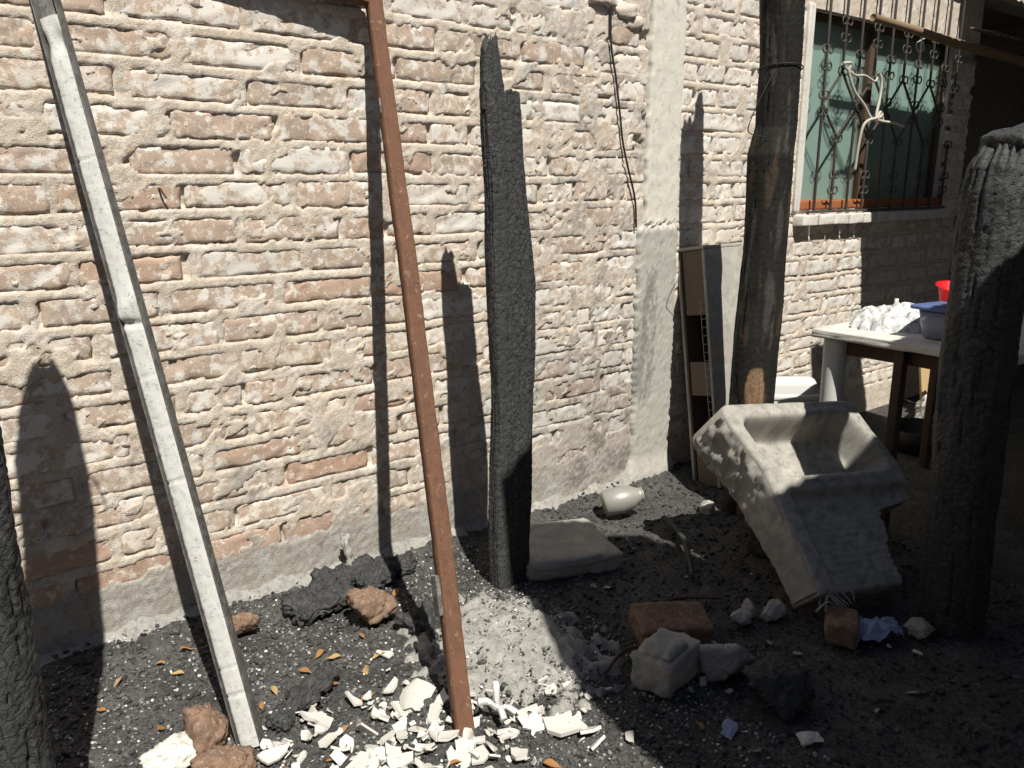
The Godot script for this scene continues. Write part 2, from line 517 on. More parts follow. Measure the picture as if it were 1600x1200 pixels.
func build_ground() -> void:
	var xs := steps(-0.3, 3.4, 0.018, -120.0, 120.0)
	var zs := steps(-0.1, 2.2, 0.018, -120.0, 120.0)
	var P := PackedVector3Array(); var gc := PackedColorArray()
	for k in range(zs.size() - 1, -1, -1):
		for x in xs:
			var near := 1.0 if absf(x) < 8.0 and absf(zs[k]) < 8.0 else 0.0
			P.append(Vector3(x, ground_y(x, zs[k]) * near, zs[k]))
			var pt := 0.86 + 0.30 * bl.get_noise_2d(x * 1.3 + 30.0, zs[k] * 1.3) + 0.12 * bn.get_noise_2d(x * 0.5, zs[k] * 0.5)
			gc.append(Color(pt, pt, pt))
	# v runs to -z as seen from above
	var st := begin()
	grid_into(st, P, xs.size(), zs.size(), false, gc)
	var o := part("ground", done(st), M.burnt_ground, self)
	tag(o, "burnt dark yard floor of ash and charcoal grit", "", "", "structure")
	# pale heap of ash at the foot of the plank
	var Q := PackedVector3Array()
	var n := 64
	for j in n:
		for i in n:
			var u := float(i) / (n - 1) * 2.0 - 1.0
			var v := float(j) / (n - 1) * 2.0 - 1.0
			var x := 1.29 + u * 0.36 - v * 0.05
			var z := 0.74 - v * 0.44
			var r := sqrt((u * 1.05 + v * 0.05) ** 2 + v * v) + 0.30 * bl.get_noise_2d(x * 4.0, z * 4.0) + 0.10 * bn.get_noise_2d(x, z)
			var lift := 0.046 * (1.0 - smoothstep(0.1, 0.85, r)) + 0.006 - 0.06 * smoothstep(0.62, 0.9, r)
			Q.append(Vector3(x, ground_y(x, z) + lift + 0.006 * bn.get_noise_2d(x * 0.7 + 5.0, z * 0.7), z))
	st = begin()
	grid_into(st, Q, n, n)
	o = part("ash_heap", done(st), M.ash, self)
	tag(o, "pale grey ash heap in front of the charred plank", "ash", "", "stuff")

	# pale ash drifted along the foot of the wall
	Q = PackedVector3Array()
	for j in 14:
		for i in 170:
			var v := j / 13.0
			var x := 0.02 + i * 0.0155
			var reach := 0.055 + 0.035 * bl.get_noise_1d(x * 1.6) + 0.02 * bn.get_noise_1d(x * 0.6)
			var z := lerpf(reach * 1.6, -0.01, v)
			var y := ground_y(x, z) - 0.006 + 0.042 * smoothstep(0.25, 1.0, v) * (0.7 + 0.6 * bl.get_noise_1d(x * 2.3 + 9.0)) + 0.006 * bn.get_noise_2d(x, z * 2.0)
			Q.append(Vector3(x, y, z))
	st = begin()
	grid_into(st, Q, 170, 14)
	o = part("ash_drift", done(st), M.ash, self)
	tag(o, "pale ash drift along the foot of the brick wall", "ash", "", "stuff")

# ================================================================ brick walls
# the rows' head joints: one list of x for each course
func row_y(k: int) -> float:
	return ROW0 + COURSE * k

func wave(x: float, y: float) -> float:
	return 0.010 * bl.get_noise_2d(x * 0.45, y * 0.8)

func joints(k: int, x0: float, x1: float, sd: int) -> Array:
	var g := RandomNumberGenerator.new()
	g.seed = sd * 1000 + k
	var starts := {16: 0.595, 15: 0.735, 14: 0.57, 13: 0.69, 12: 0.57, 11: 0.70, 10: 0.54, 9: 0.73, 8: 0.66, 7: 0.78, 6: 0.48, 5: 0.66, 4: 0.52, 3: 0.70, 2: 0.63, 1: 0.76, 0: 0.63, 17: 0.72, 18: 0.56}
	var s: float = starts.get(k, 0.55 + 0.15 * (k % 2))
	var o := []
	var x := s - 0.328 * ceilf((s - x0) / 0.328) - 0.328
	while x < x1 + 0.33:
		o.append(x + g.randf_range(-0.026, 0.026))
		x += 0.328
	return o

# one brick: a worn face with wavering edges
func brick_mesh(w: float, h: float, proud: float, sd: float, uvo: Vector2, soil := 0.0) -> ArrayMesh:
	var nu := 15
	var nv := 7
	var P := PackedVector3Array(); var uv := PackedVector2Array(); var cols := PackedColorArray()
	var tone := 0.98 + 0.20 * bl.get_noise_1d(sd * 7.7)
	var warm := 0.05 * bl.get_noise_1d(sd * 3.3 + 40.0)
	var col := Color(tone * (1.0 + warm), tone, tone * (1.0 - warm)).lerp(Color(0.62, 0.665, 0.71), soil)
	for j in nv + 2:
		for i in nu + 2:
			var ui := clampi(i - 1, 0, nu - 1); var vj := clampi(j - 1, 0, nv - 1)
			var u := float(ui) / (nu - 1) * 2.0 - 1.0
			var v := float(vj) / (nv - 1) * 2.0 - 1.0
			u = signf(u) * (1.0 - pow(1.0 - absf(u), 1.25))
			v = signf(v) * (1.0 - pow(1.0 - absf(v), 1.25))
			var x := u * w * 0.5; var y := v * h * 0.5
			x += 0.006 * bl.get_noise_2d(v * 3.0 + sd, signf(u) * 9.0) * absf(u)
			y += 0.009 * bl.get_noise_2d(u * 2.6 + sd * 1.3, signf(v) * 9.0 + 4.0) * absf(v) + 0.003 * bn.get_noise_2d(x + sd, v) * absf(v)
			var ex := (1.0 - absf(u)) * w * 0.5; var ey := (1.0 - absf(v)) * h * 0.5
			var c := maxf(0.0, 1.0 - ex / 0.009) ** 2 + maxf(0.0, 1.0 - ey / 0.007) ** 2
			var z := proud - 0.003 * c + 0.0028 * bl.get_noise_2d(x * 5.0 + sd, y * 7.0) + 0.0026 * bn.get_noise_2d(x * 0.8 + sd, y * 0.8) - 0.008 * smoothstep(0.32, 0.5, bl.get_noise_2d(x * 9.0 - sd, y * 12.0 + sd))
			if i == 0 or i == nu + 1 or j == 0 or j == nv + 1:
				z = -0.035
			P.append(Vector3(x, y, z))
			uv.append(Vector2(x, -y) * 2.0 + uvo)
			var k := 1.0 + 0.22 * bl.get_noise_2d(x * 3.0 + sd * 5.0, y * 4.0)
			cols.append(Color(col.r * k, col.g * k, col.b * k))
	var st := begin()
	grid_into(st, P, nu + 2, nv + 2, false, cols, uv)
	return done(st)

# a bed of mortar behind and between the bricks, smeared over some of them
func mortar_mesh(x0: float, x1: float, y0: float, y1: float, d: float, sd: int, holes: Array, smear: Callable, tint: Callable) -> ArrayMesh:
	var nu := int((x1 - x0) / d) + 1
	var nv := int((y1 - y0) / d) + 1
	var P := PackedVector3Array(); var cols := PackedColorArray()
	var js := {}
	for j in nv:
		var y := lerpf(y0, y1, float(j) / (nv - 1))
		for i in nu:
			var x := lerpf(x0, x1, float(i) / (nu - 1))
			var fn := bn.get_noise_2d(x + sd, y)
			var wob := 0.003 * bl.get_noise_2d(x * 5.0, y * 5.0 + sd)
			var t := (y + wob - wave(x, y) - ROW0) / COURSE
			var k := floori(t)
			t -= k
			if not js.has(k): js[k] = joints(k, x0 - 0.4, x1 + 0.4, sd)
			var near := 9.0
			for q in js[k]: near = minf(near, absf(x - q))
			var bed := 0.003 - 0.0075 * smoothstep(0.90, 0.985, t) * clampf(0.25 + 1.3 * bl.get_noise_2d(x * 1.3, k * 7.0 + sd), 0.0, 1.2)
			var head := 0.001 - 0.007 * smoothstep(0.25, 0.0, t) * (0.4 + bl.get_noise_2d(x * 3.0, y * 3.0))
			var z := -0.016
			if t > 0.66 or t < 0.02: z = bed if t > 0.02 else -0.006
			elif near < 0.022: z = head
			if k < 0: z = 0.006
			z += 0.0035 * fn + 0.002 * bl.get_noise_2d(x * 4.0 + 3.0, y * 6.0)
			var sm: float = smear.call(x, y)
			if sm > 0.0: z = maxf(z, lerpf(z, 0.0045 + 0.003 * fn + 0.0015 * bl.get_noise_2d(x * 7.0, y * 7.0), clampf(sm, 0, 1)))
			P.append(Vector3(x, y, z))
			cols.append(tint.call(x, y, fn))
	var st := begin()
	for j in nv - 1:
		for i in nu - 1:
			var c := (P[j * nu + i] + P[(j + 1) * nu + i + 1]) * 0.5
			var skip := false
			for hl in holes:
				if hl.has_point(Vector2(c.x, c.y)): skip = true
			if skip: continue
			for kk in [j * nu + i, (j + 1) * nu + i, (j + 1) * nu + i + 1, j * nu + i, (j + 1) * nu + i + 1, j * nu + i + 1]:
				st.set_color(cols[kk]); st.add_vertex(P[kk])
	return done(st)

func lay_bricks(wall: Node3D, x0: float, x1: float, k0: int, k1: int, sd: int, holes: Array, pick: Callable) -> void:
	var g := RandomNumberGenerator.new()
	g.seed = sd * 77 + 5
	for k in range(k0, k1):
		var js := joints(k, x0, x1, sd)
		for i in js.size() - 1:
			var spans := [[js[i], js[i + 1]]]
			if g.randf() < 0.10:
				var m: float = lerpf(js[i], js[i + 1], 0.5 + g.randf_range(-0.06, 0.06))
				spans = [[js[i], m], [m, js[i + 1]]]
			for s in spans:
				var a: float = maxf(s[0] + g.randf_range(0.007, 0.013), x0)
				var b: float = minf(s[1] - g.randf_range(0.007, 0.013), x1)
				for hl in holes:
					if row_y(k) + 0.05 > hl.position.y and row_y(k) < hl.end.y:
						if a < hl.position.x and b > hl.position.x: b = hl.position.x - 0.006
						elif b > hl.end.x and a < hl.end.x: a = hl.end.x + 0.006
						elif a >= hl.position.x and b <= hl.end.x: b = a
				var h := COURSE * g.randf_range(0.70, 0.82)
				var proud := g.randf_range(0.0002, 0.0042)
				var uvo := Vector2(g.randf(), g.randf())
				var seedf := g.randf() * 90.0
				if b - a < 0.05: continue
				var y := row_y(k) + h * 0.5 + g.randf_range(-0.003, 0.002) + wave((a + b) * 0.5, row_y(k))
				var soil := 0.0
				if sd == 1: soil = clampf(0.9 * smoothstep(1.2, 2.0, a) * smoothstep(0.85, 0.45, y) + 0.45 * smoothstep(1.5, 2.3, a) * bl.get_noise_2d(a * 2.0, y * 2.0), 0.0, 0.8) * (0.4 + 0.6 * fmod(seedf * 7.3, 1.0))
				var v: int = pick.call((a + b) * 0.5, y, g)
				if v < 0: continue
				var o := part("brick", brick_mesh(b - a, h, proud, seedf, uvo, soil), M["brick_%d" % v], wall, Vector3((a + b) * 0.5, y, 0))
				o.rotation.z = g.randf_range(-0.008, 0.008)

func left_smear(x: float, y: float) -> float:
	var n := bl.get_noise_2d(x * 1.1 + 7.0, y * 1.6) * 0.75 + bl.get_noise_2d(x * 5.0, y * 7.0 + 3.0) * 0.4
	var bias := 0.04
	bias += 0.18 * smoothstep(1.2, 2.2, x) * smoothstep(0.5, 0.9, y)      # mortar washed over the bricks beside the column
	bias += 0.10 * smoothstep(0.9, 0.6, y) * smoothstep(0.5, 0.9, x)
	bias += 0.8 * smoothstep(0.20, 0.14, y)                               # cement skirting
	bias += 0.55 * smoothstep(1.55, 1.75, x + 0.08 * n) * smoothstep(0.30, 0.24, y)
	return smoothstep(0.20, 0.34, n + bias)

func left_tint(x: float, y: float, fn: float) -> Color:
	var n := bl.get_noise_2d(x * 2.0 + 20.0, y * 2.0) * 0.5 + fn * 0.35
	var c := Color(1, 1, 1)
	var grey := smoothstep(0.21, 0.17, y + 0.03 * n)
	grey = maxf(grey, 0.75 * smoothstep(0.05, 0.25, n + 0.5 * smoothstep(1.5, 2.2, x) + 0.45 * smoothstep(0.75, 0.45, y) - 0.38))
	c = c.lerp(Color(0.62, 0.66, 0.70), grey)
	var soot := smoothstep(0.12, 0.2, n + 0.35 * smoothstep(1.9, 2.5, x) * smoothstep(1.0, 0.6, y) - 0.22)
	var pale := smoothstep(0.10, 0.30, bl.get_noise_2d(x * 1.2 + 60.0, y * 1.5) + 0.5 * fn) * (1.0 - grey)
	c = c.lerp(Color(1.12, 1.15, 1.18), pale * 0.7)
	return c.lerp(Color(0.36, 0.36, 0.37), soot * 0.8)

func build_left_wall() -> void:
	var w := thing("brick_wall", "sunlit wall of rough tan bricks with whitewash remains behind the leaning frame", "wall", Vector3.ZERO)
	part("mortar_bed", mortar_mesh(-1.2, 2.56, -0.05, 2.40, 0.0085, 1, [], left_smear, left_tint), M.mortar, w)
	lay_bricks(w, -1.2, 2.55, 0, 23, 1, [], func(x: float, y: float, g: RandomNumberGenerator) -> int:
		var r := g.randf()
		if x > 1.5: return [6, 7, 4, 1, 3, 6, 7, 0][int(r * 8) % 8]
		if y < 0.55: return [2, 5, 3, 0, 2, 1, 5, 3][int(r * 8) % 8]
		return [0, 1, 4, 6, 2, 0, 4, 3][int(r * 8) % 8])
	part("wall_core", rbox(Vector3(3.76, 2.44, 0.14), 0.004, 1), M.mortar, w, Vector3(0.68, 1.17, -0.105))
	# a hole knocked out beside the column, left with lumps of mortar
	for q in [Vector3(2.33, 1.955, 0.0), Vector3(2.42, 1.935, 0.0), Vector3(2.48, 1.90, -0.005), Vector3(2.27, 1.97, 0.0)]:
		part("mortar_lump", stone(Vector3(0.10, 0.06, 0.06), int(q.x * 100), 9, 0.15, 10), M.mortar, w, q)
	# broken nail stub and a smear of clay
	var nail := single("nail", "rusty bent nail stub in the upper left bricks of the wall", "nail", tube(smooth_path([Vector3(0.655, 1.284, -0.01), Vector3(0.655, 1.284, 0.018), Vector3(0.658, 1.275, 0.022), Vector3(0.668, 1.258, 0.022)]), 0.0028), M.rust)
	nail.position = Vector3.ZERO
	# wire hanging down the wall
	var pts := []
	for q in [[2.334, 2.42], [2.334, 1.964], [2.340, 1.808], [2.369, 1.695], [2.394, 1.579], [2.417, 1.46], [2.450, 1.362], [2.497, 1.237], [2.51, 1.12]]:
		pts.append(Vector3(q[0], q[1], 0.017))
	single("hanging_cable", "thin dark cable hanging down the bricks beside the column", "cable", tube(smooth_path(pts), 0.0042), M.black_wire)

func build_column() -> void:
	var c := thing("concrete_column", "pale concrete column between the two brick walls", "column", Vector3(2.66, 0, 0))
	var st := begin()
	var nu := 40; var nv := 260
	var P := PackedVector3Array(); var cols := PackedColorArray()
	for j in nv:
		var y := -0.06 + 2.48 * j / (nv - 1)
		for i in nu:
			var u := float(i) / (nu - 1) * 2.0 - 1.0
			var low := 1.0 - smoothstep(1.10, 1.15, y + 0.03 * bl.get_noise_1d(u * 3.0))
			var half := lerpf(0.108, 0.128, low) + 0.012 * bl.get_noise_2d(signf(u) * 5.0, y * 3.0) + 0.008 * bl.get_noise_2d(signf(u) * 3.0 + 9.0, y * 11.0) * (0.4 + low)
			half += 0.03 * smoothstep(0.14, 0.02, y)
			var x := u * half + 0.012 - 0.02 * low
			var z := 0.012 + 0.010 * low + 0.002 * bl.get_noise_2d(x * 4.0, y * 4.0) + 0.002 * bn.get_noise_2d(x, y) * (0.1 + low)
			z -= 0.022 * maxf(0.0, absf(u) - 0.86) / 0.14
			if absf(u) > 0.985: z = -0.03
			z -= 0.016 * exp(-((y - 1.128 - 0.02 * bl.get_noise_1d(x * 9.0)) / 0.006) ** 2)
			z += 0.02 * smoothstep(0.12, 0.02, y)
			P.append(Vector3(x, y, z))
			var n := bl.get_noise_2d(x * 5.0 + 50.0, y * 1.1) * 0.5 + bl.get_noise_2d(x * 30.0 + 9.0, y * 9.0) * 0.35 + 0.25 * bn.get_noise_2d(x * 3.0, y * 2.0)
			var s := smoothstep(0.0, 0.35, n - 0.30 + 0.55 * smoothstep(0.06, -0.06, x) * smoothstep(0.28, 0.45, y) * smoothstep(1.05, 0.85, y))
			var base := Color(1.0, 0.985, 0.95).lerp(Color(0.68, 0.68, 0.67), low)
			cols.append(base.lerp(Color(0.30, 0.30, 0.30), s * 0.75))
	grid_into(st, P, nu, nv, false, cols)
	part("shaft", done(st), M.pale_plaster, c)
	part("column_core", rbox(Vector3(0.25, 2.46, 0.13), 0.004, 1), M.concrete, c, Vector3(0, 1.17, -0.10))

func build_house_wall() -> void:
	var w := thing("house_wall", "whitewashed brick house wall with the barred window, right of the column", "wall", Vector3.ZERO)
	var hole := Rect2(3.665, 1.165, 1.49, 0.935)
	var door := Rect2(5.38, -0.1, 1.42, 2.48)  # opening added to turn the far right of the wall dark
	var lintel := Rect2(3.5, 2.10, 1.75, 0.34)
	var smear := func(x: float, y: float) -> float:
		var n := bl.get_noise_2d(x * 1.3 + 70.0, y * 1.8) * 0.75 + bl.get_noise_2d(x * 5.0, y * 7.0 + 13.0) * 0.4
		var bias := -0.02 + 0.9 * smoothstep(0.045, 0.03, absf(x - 3.645)) * smoothstep(1.12, 1.17, y)
		bias += 0.45 * exp(-((x - 2.98 - (1.95 - y) * 0.6) / 0.05) ** 2) * smoothstep(1.45, 1.6, y)
		if y > 2.09 and x > 3.55: bias += 1.0
		return smoothstep(0.20, 0.34, n + bias)
	var tint := func(x: float, y: float, fn: float) -> Color:
		var n := bl.get_noise_2d(x * 2.0 + 90.0, y * 2.0) * 0.5 + fn * 0.35
		var c := Color(1.06, 1.10, 1.15).lerp(Color(1.22, 1.32, 1.45), smoothstep(0.05, 0.12, n + 0.2 * smoothstep(3.5, 3.62, x) * smoothstep(1.1, 1.2, y)))
		return c
	part("mortar_bed", mortar_mesh(2.76, 7.6, -0.05, 2.60, 0.012, 2, [hole, door], smear, tint), M.mortar, w)
	lay_bricks(w, 2.775, 5.55, 0, 23, 2, [hole, lintel, door], func(x: float, y: float, g: RandomNumberGenerator) -> int:
		var r := g.randf()
		if x > 5.4: return -1
		return [6, 7, 4, 7, 6, 7, 7, 6][int(r * 8) % 8])
	for b in [[2.76, 3.665, -0.05, 2.6], [5.155, 5.38, -0.05, 2.6], [5.38, 6.80, 2.38, 2.6], [6.80, 7.6, -0.05, 2.6], [3.665, 5.155, -0.05, 1.165], [3.665, 5.155, 2.10, 2.6]]:
		part("wall_core", rbox(Vector3(b[1] - b[0], b[3] - b[2], 0.16), 0.002, 1), M.pale_plaster, w, Vector3((b[0] + b[1]) * 0.5, (b[2] + b[3]) * 0.5, -0.115))
	# closed room added behind the opening so that it falls black
	for b in [[6.1, 1.2, -3.3, 2.6, 2.6, 0.1], [4.95, 1.2, -1.75, 0.1, 2.6, 3.1], [7.35, 1.2, -1.75, 0.1, 2.6, 3.1], [6.1, 2.52, -1.75, 2.5, 0.1, 3.1]]:
		part("added_room_wall", rbox(Vector3(b[3], b[4], b[5]), 0.004, 1), M.pale_plaster, w, Vector3(b[0], b[1], b[2]))
	# reveal plaster, left of the window
	part("reveal", rbox(Vector3(0.05, 0.95, 0.03), 0.006, 6, 0.003, 3.0, 1.0), M.pale_plaster, w, Vector3(3.638, 1.635, 0.004))
	# bricks laid on edge as a sill
	for i in 11:
		var b := part("sill_brick", rbox(Vector3(0.132, 0.052, 0.12), 0.006, 3, 0.004, i * 1.7, 1.0), M.pale_plaster, w, Vector3(3.70 + i * 0.140, 1.118, 0.0))
		b.rotation.z = 0.02 * sin(i * 2.3)
	# window: recessed wooden frame, two panes, a flat green curtain behind
	var f := Node3D.new()
	f.name = "window"
	w.add_child(f, true)
	var fr := begin()
	for b in [[Vector3(4.41, 2.085, -0.085), Vector3(1.49, 0.03, 0.05)], [Vector3(3.682, 1.63, -0.085), Vector3(0.034, 0.90, 0.05)], [Vector3(5.138, 1.63, -0.085), Vector3(0.034, 0.90, 0.05)]]:
		rbox_into(fr, b[1], 0.005, Transform3D(Basis(), b[0]), 2)
	part("frame", done(fr), M.dark_wood, f)
	part("mullion", rbox(Vector3(0.045, 0.90, 0.052), 0.005, 2), M.dark_wood, f, Vector3(4.325, 1.63, -0.082))
	part("sill_board", rbox(Vector3(1.485, 0.045, 0.11), 0.006, 3), M.orange_wood, f, Vector3(4.41, 1.19, -0.055))
	for x in [4.0, 4.735]:
		part("pane", rbox(Vector3(0.60 if x < 4.2 else 0.76, 0.86, 0.005), 0.001, 1), M.pane_glass, f, Vector3(x, 1.64, -0.088))
		part("curtain", rbox(Vector3(0.62 if x < 4.2 else 0.78, 0.88, 0.006), 0.001, 1), M.curtain, f, Vector3(x, 1.64, -0.103))
	part("back_panel", rbox(Vector3(1.6, 1.0, 0.02), 0.002, 1), M.interior, f, Vector3(4.41, 1.63, -0.21))

# ================================================================ added unseen shelter, cut to the outline of the yard shade
func build_added_shelter() -> void:
	var r := thing("added_shelter", "unseen corrugated shelter added to shade the right of the yard", "shelter", Vector3.ZERO)
	var h := 2.42
	var big := PackedVector2Array()  # wanted shade edge, carried back along the sun to sheet height
	for q in [[1.27, 3.2], [1.27, 1.35], [1.28, 1.22], [1.34, 0.89], [1.46, 0.63], [1.52, 0.45], [1.555, 0.20], [1.72, 0.12], [1.95, 0.25], [2.18, 0.42], [2.21, 0.77], [2.55, 0.77], [2.88, 0.71], [2.94, 0.47], [3.6, 0.42], [4.2, 0.45], [4.75, 0.34], [4.95, 0.05], [4.97, -0.27], [4.47, -0.27], [4.48, -0.42], [4.49, -0.75], [4.69, -1.13], [4.83, -1.23], [5.18, -1.2], [5.52, -1.25], [5.56, -1.60], [8.0, -1.60], [8.0, 3.2]]:
		big.append(Vector2(q[0] - 0.2056 * h, q[1] + 0.672 * h))
	var small := PackedVector2Array()  # extra sheet cut to shade a patch low on the house wall
	for q in [[3.97, -0.29], [4.46, -0.29], [4.52, 0.02], [4.36, 0.6], [4.0, 0.6]]:
		small.append(Vector2(q[0] - 0.2056 * h, q[1] + 0.672 * h))
	var x := 0.7
	while x < 7.6:
		var m := tin_sheet(big, x, x + 0.80, h)
		if m: part("shade_sheet", m, M.burnt_tin, r)
		x += 0.78
	part("shade_sheet", tin_sheet(small, 3.0, 4.2, h + 0.03), M.burnt_tin, r)
	for z in [2.75, 3.6, 4.5]:  # unseen supports added under the shading sheets
		part("rafter", tube([Vector3(0.95, h - 0.05, z), Vector3(4.0, h - 0.055, z + 0.03), Vector3(7.4, h - 0.05, z)], 0.04, 10), M.char, r)
	for q in [[2.3, 3.3], [6.9, 3.3], [4.6, 4.4], [1.2, 4.5]]:
		part("roof_post", tube([Vector3(q[0], -0.02, q[1]), Vector3(q[0], 1.2, q[1]), Vector3(q[0], h - 0.03, q[1])], 0.06, 12, 0.05), M.char, r)
	for q in [[2.3, 2.7, 4.6], [4.6, 0.9, 4.6], [6.9, 0.5, 4.6]]:
		part("purlin", tube([Vector3(q[0], h - 0.03, q[1]), Vector3(q[0], h - 0.03, q[2])], 0.035, 10), M.char, r)

func tin_sheet(poly: PackedVector2Array, x0: float, x1: float, h: float) -> ArrayMesh:
	var st := begin()
	var any := false
	var x := x0
	while x < x1 - 0.001:
		var strip := PackedVector2Array([Vector2(x, -1), Vector2(x + 0.02, -1), Vector2(x + 0.02, 8), Vector2(x, 8)])
		for p in Geometry2D.intersect_polygons(poly, strip):
			var t := Geometry2D.triangulate_polygon(p)
			for lay in 2:
				for i in range(0, t.size(), 3):
					var v := []
					for k in 3:
						var q: Vector2 = p[t[i + k]]
						v.append(Vector3(q.x, h + 0.009 * sin(q.x * TAU / 0.08) - 0.002 * lay, q.y))
					tri(st, v[0], v[1], v[2])
					any = true
		x += 0.02
	return done(st) if any else null

func build_added_walls() -> void:  # unseen walls, added to keep low sky light out of the shaded side
	var o := single("added_yard_wall", "unseen wall added across from the brick wall to hold back low sky light", "wall", rbox(Vector3(10.8, 2.0, 0.16), 0.01, 6, 0.004, 2.0), M.mortar, Vector3(2.4, 0.98, 5.3))
	o = single("added_yard_wall", "unseen wall added at the left end of the yard to cut sky light", "wall", rbox(Vector3(0.16, 3.4, 5.4), 0.01, 6, 0.004, 6.0), M.concrete, Vector3(-2.7, 1.68, 2.5))
	o = single("added_yard_wall", "unseen wall added at the right end of the yard to cut sky light", "wall", rbox(Vector3(0.16, 3.0, 5.4), 0.01, 6, 0.004, 4.0), M.concrete, Vector3(7.75, 1.48, 2.5))

# ================================================================ posts
func build_posts() -> void:
	var tint_dark := func(_p: Vector3, _a: float) -> Color: return Color.WHITE
	# the split plank
	var pl := [[-0.06, 1.54, 0.43, 0.072, 0.030], [0.14, 1.531, 0.43, 0.070, 0.030], [0.27, 1.535, 0.43, 0.074, 0.030], [0.49, 1.54, 0.43, 0.071, 0.030], [0.70, 1.546, 0.43, 0.073, 0.030], [0.86, 1.543, 0.43, 0.080, 0.031], [0.99, 1.54, 0.43, 0.082, 0.031], [1.09, 1.534, 0.43, 0.077, 0.030], [1.27, 1.52, 0.43, 0.065, 0.028], [1.45, 1.504, 0.43, 0.065, 0.026], [1.555, 1.498, 0.43, 0.062, 0.024]]
	var up := [[1.50, 1.470, 0.43, 0.036, 0.020], [1.566, 1.470, 0.43, 0.036, 0.020], [1.62, 1.466, 0.43, 0.031, 0.018], [1.67, 1.462, 0.43, 0.024, 0.015], [1.692, 1.468, 0.43, 0.015, 0.012]]
	var t := thing("charred_plank", "upright black charred plank standing in front of the sunlit bricks", "plank", Vector3.ZERO)
	part("plank_body", log_mesh(pl, 110, 0.0042, 6.0, 0.0045, 1.0, null, 0.012), M.char, t)
	part("split_top", log_mesh(up, 40, 0.004, 3.0, 0.004, 4.0, null, 0.02), M.char, t)
	part("nail", tube([Vector3(1.44, 1.345, 0.44), Vector3(1.415, 1.348, 0.455)], 0.002), M.rust, t)
	# the half burnt round post
	var half := func(p: Vector3, a: float) -> Color:
		var n := bl.get_noise_3d(sin(a) * 0.35, p.y * 0.55, cos(a) * 0.35) + 0.5 * bn.get_noise_3d(sin(a) * 0.03, p.y * 0.12, cos(a) * 0.03)
		var c := Color(0.026, 0.024, 0.023).lerp(Color(0.080, 0.056, 0.040), smoothstep(0.28, 0.48, n))
		c = c.lerp(Color(0.075, 0.072, 0.07), smoothstep(-0.25, -0.4, n))
		var low := n * 0.30 + smoothstep(0.70, 0.50, p.y) * 1.3 * smoothstep(-0.75, -0.2, sin(a + 0.75))* smoothstep(0.5, 0.1, sin(a + 0.75)) - 0.55
		return c.lerp(Color(0.36, 0.235, 0.14), smoothstep(0.0, 0.10, low))
	var pm := [[-0.05, 2.70, 0.5, 0.088, 0.088], [0.42, 2.697, 0.5, 0.086, 0.086], [0.72, 2.699, 0.5, 0.087, 0.087], [0.85, 2.711, 0.5, 0.086, 0.086], [1.03, 2.712, 0.5, 0.081, 0.081], [1.27, 2.711, 0.5, 0.082, 0.082], [1.40, 2.706, 0.5, 0.083, 0.083], [1.50, 2.728, 0.5, 0.075, 0.075], [1.72, 2.726, 0.5, 0.073, 0.073], [1.93, 2.712, 0.5, 0.078, 0.078], [2.20, 2.70, 0.5, 0.070, 0.07]]
	t = thing("burnt_post", "tall half burnt wooden post with bare tan wood at its foot, behind the sink", "post", Vector3.ZERO)
	part("trunk", log_mesh(pm, 96, 0.006, 2.0, 0.0035, 7.0, half, 0.02), M.wood, t)
	part("prong", log_mesh([[2.15, 2.735, 0.5, 0.036, 0.04], [2.34, 2.735, 0.5, 0.030, 0.03], [2.40, 2.735, 0.5, 0.010, 0.012]], 24, 0.01, 2.0, 0.003, 9.0, half, 0.02), M.wood, t)
	part("prong", log_mesh([[2.15, 2.655, 0.5, 0.030, 0.04], [2.22, 2.65, 0.5, 0.026, 0.03], [2.28, 2.645, 0.5, 0.008, 0.012]], 24, 0.01, 2.0, 0.003, 12.0, half, 0.02), M.wood, t)
	var ring := []
	for i in 25:
		var a := TAU * i / 24.0
		ring.append(Vector3(2.728 + 0.079 * sin(a), 1.70 + 0.012 * cos(a + 0.6), 0.5 + 0.079 * cos(a)))
	single("tie_wire", "wire ring tied round the tall half burnt post", "wire", tube(ring, 0.0025), M.black_wire)
	single("bent_wire", "bent dark wire end beside the post, over the whitewashed bricks", "wire", tube(smooth_path([Vector3(2.66, 1.70, 0.535), Vector3(2.60, 1.60, 0.52), Vector3(2.565, 1.50, 0.50), Vector3(2.58, 1.47, 0.5), Vector3(2.64, 1.46, 0.53)]), 0.002), M.black_wire)
	# the thick charred post near the right edge
	var pr := [[-0.05, 2.44, 1.452, 0.092, 0.09], [0.05, 2.434, 1.452, 0.088, 0.088], [0.37, 2.407, 1.452, 0.085, 0.088], [0.76, 2.378, 1.452, 0.089, 0.09], [0.94, 2.372, 1.452, 0.092, 0.09], [1.11, 2.374, 1.452, 0.092, 0.09], [1.28, 2.375, 1.452, 0.094, 0.09], [1.34, 2.385, 1.452, 0.090, 0.085], [1.385, 2.405, 1.452, 0.076, 0.07]]
	t = thing("charred_post", "thick black charred post with a broken top at the right edge", "post", Vector3.ZERO)
	part("trunk", log_mesh(pr, 110, 0.005, 2.4, 0.0065, 21.0, null, 0.022), M.char, t)
	var bm := part("beam_stub", rbox(Vector3(0.46, 0.06, 0.13), 0.012, 12, 0.010, 5.0, 1.0), M.char, t, Vector3(2.57, 1.435, 1.50))
	bm.rotation_degrees = Vector3(8, -12, 12)
	# the post at the left edge
	var ll := [[-0.05, 0.058, 0.80, 0.088, 0.088], [0.6, 0.055, 0.80, 0.083, 0.084], [1.3, 0.052, 0.80, 0.088, 0.084], [1.74, 0.068, 0.80, 0.082, 0.08], [1.86, 0.075, 0.80, 0.066, 0.07], [1.94, 0.082, 0.80, 0.048, 0.05], [2.0, 0.088, 0.80, 0.026, 0.02]]
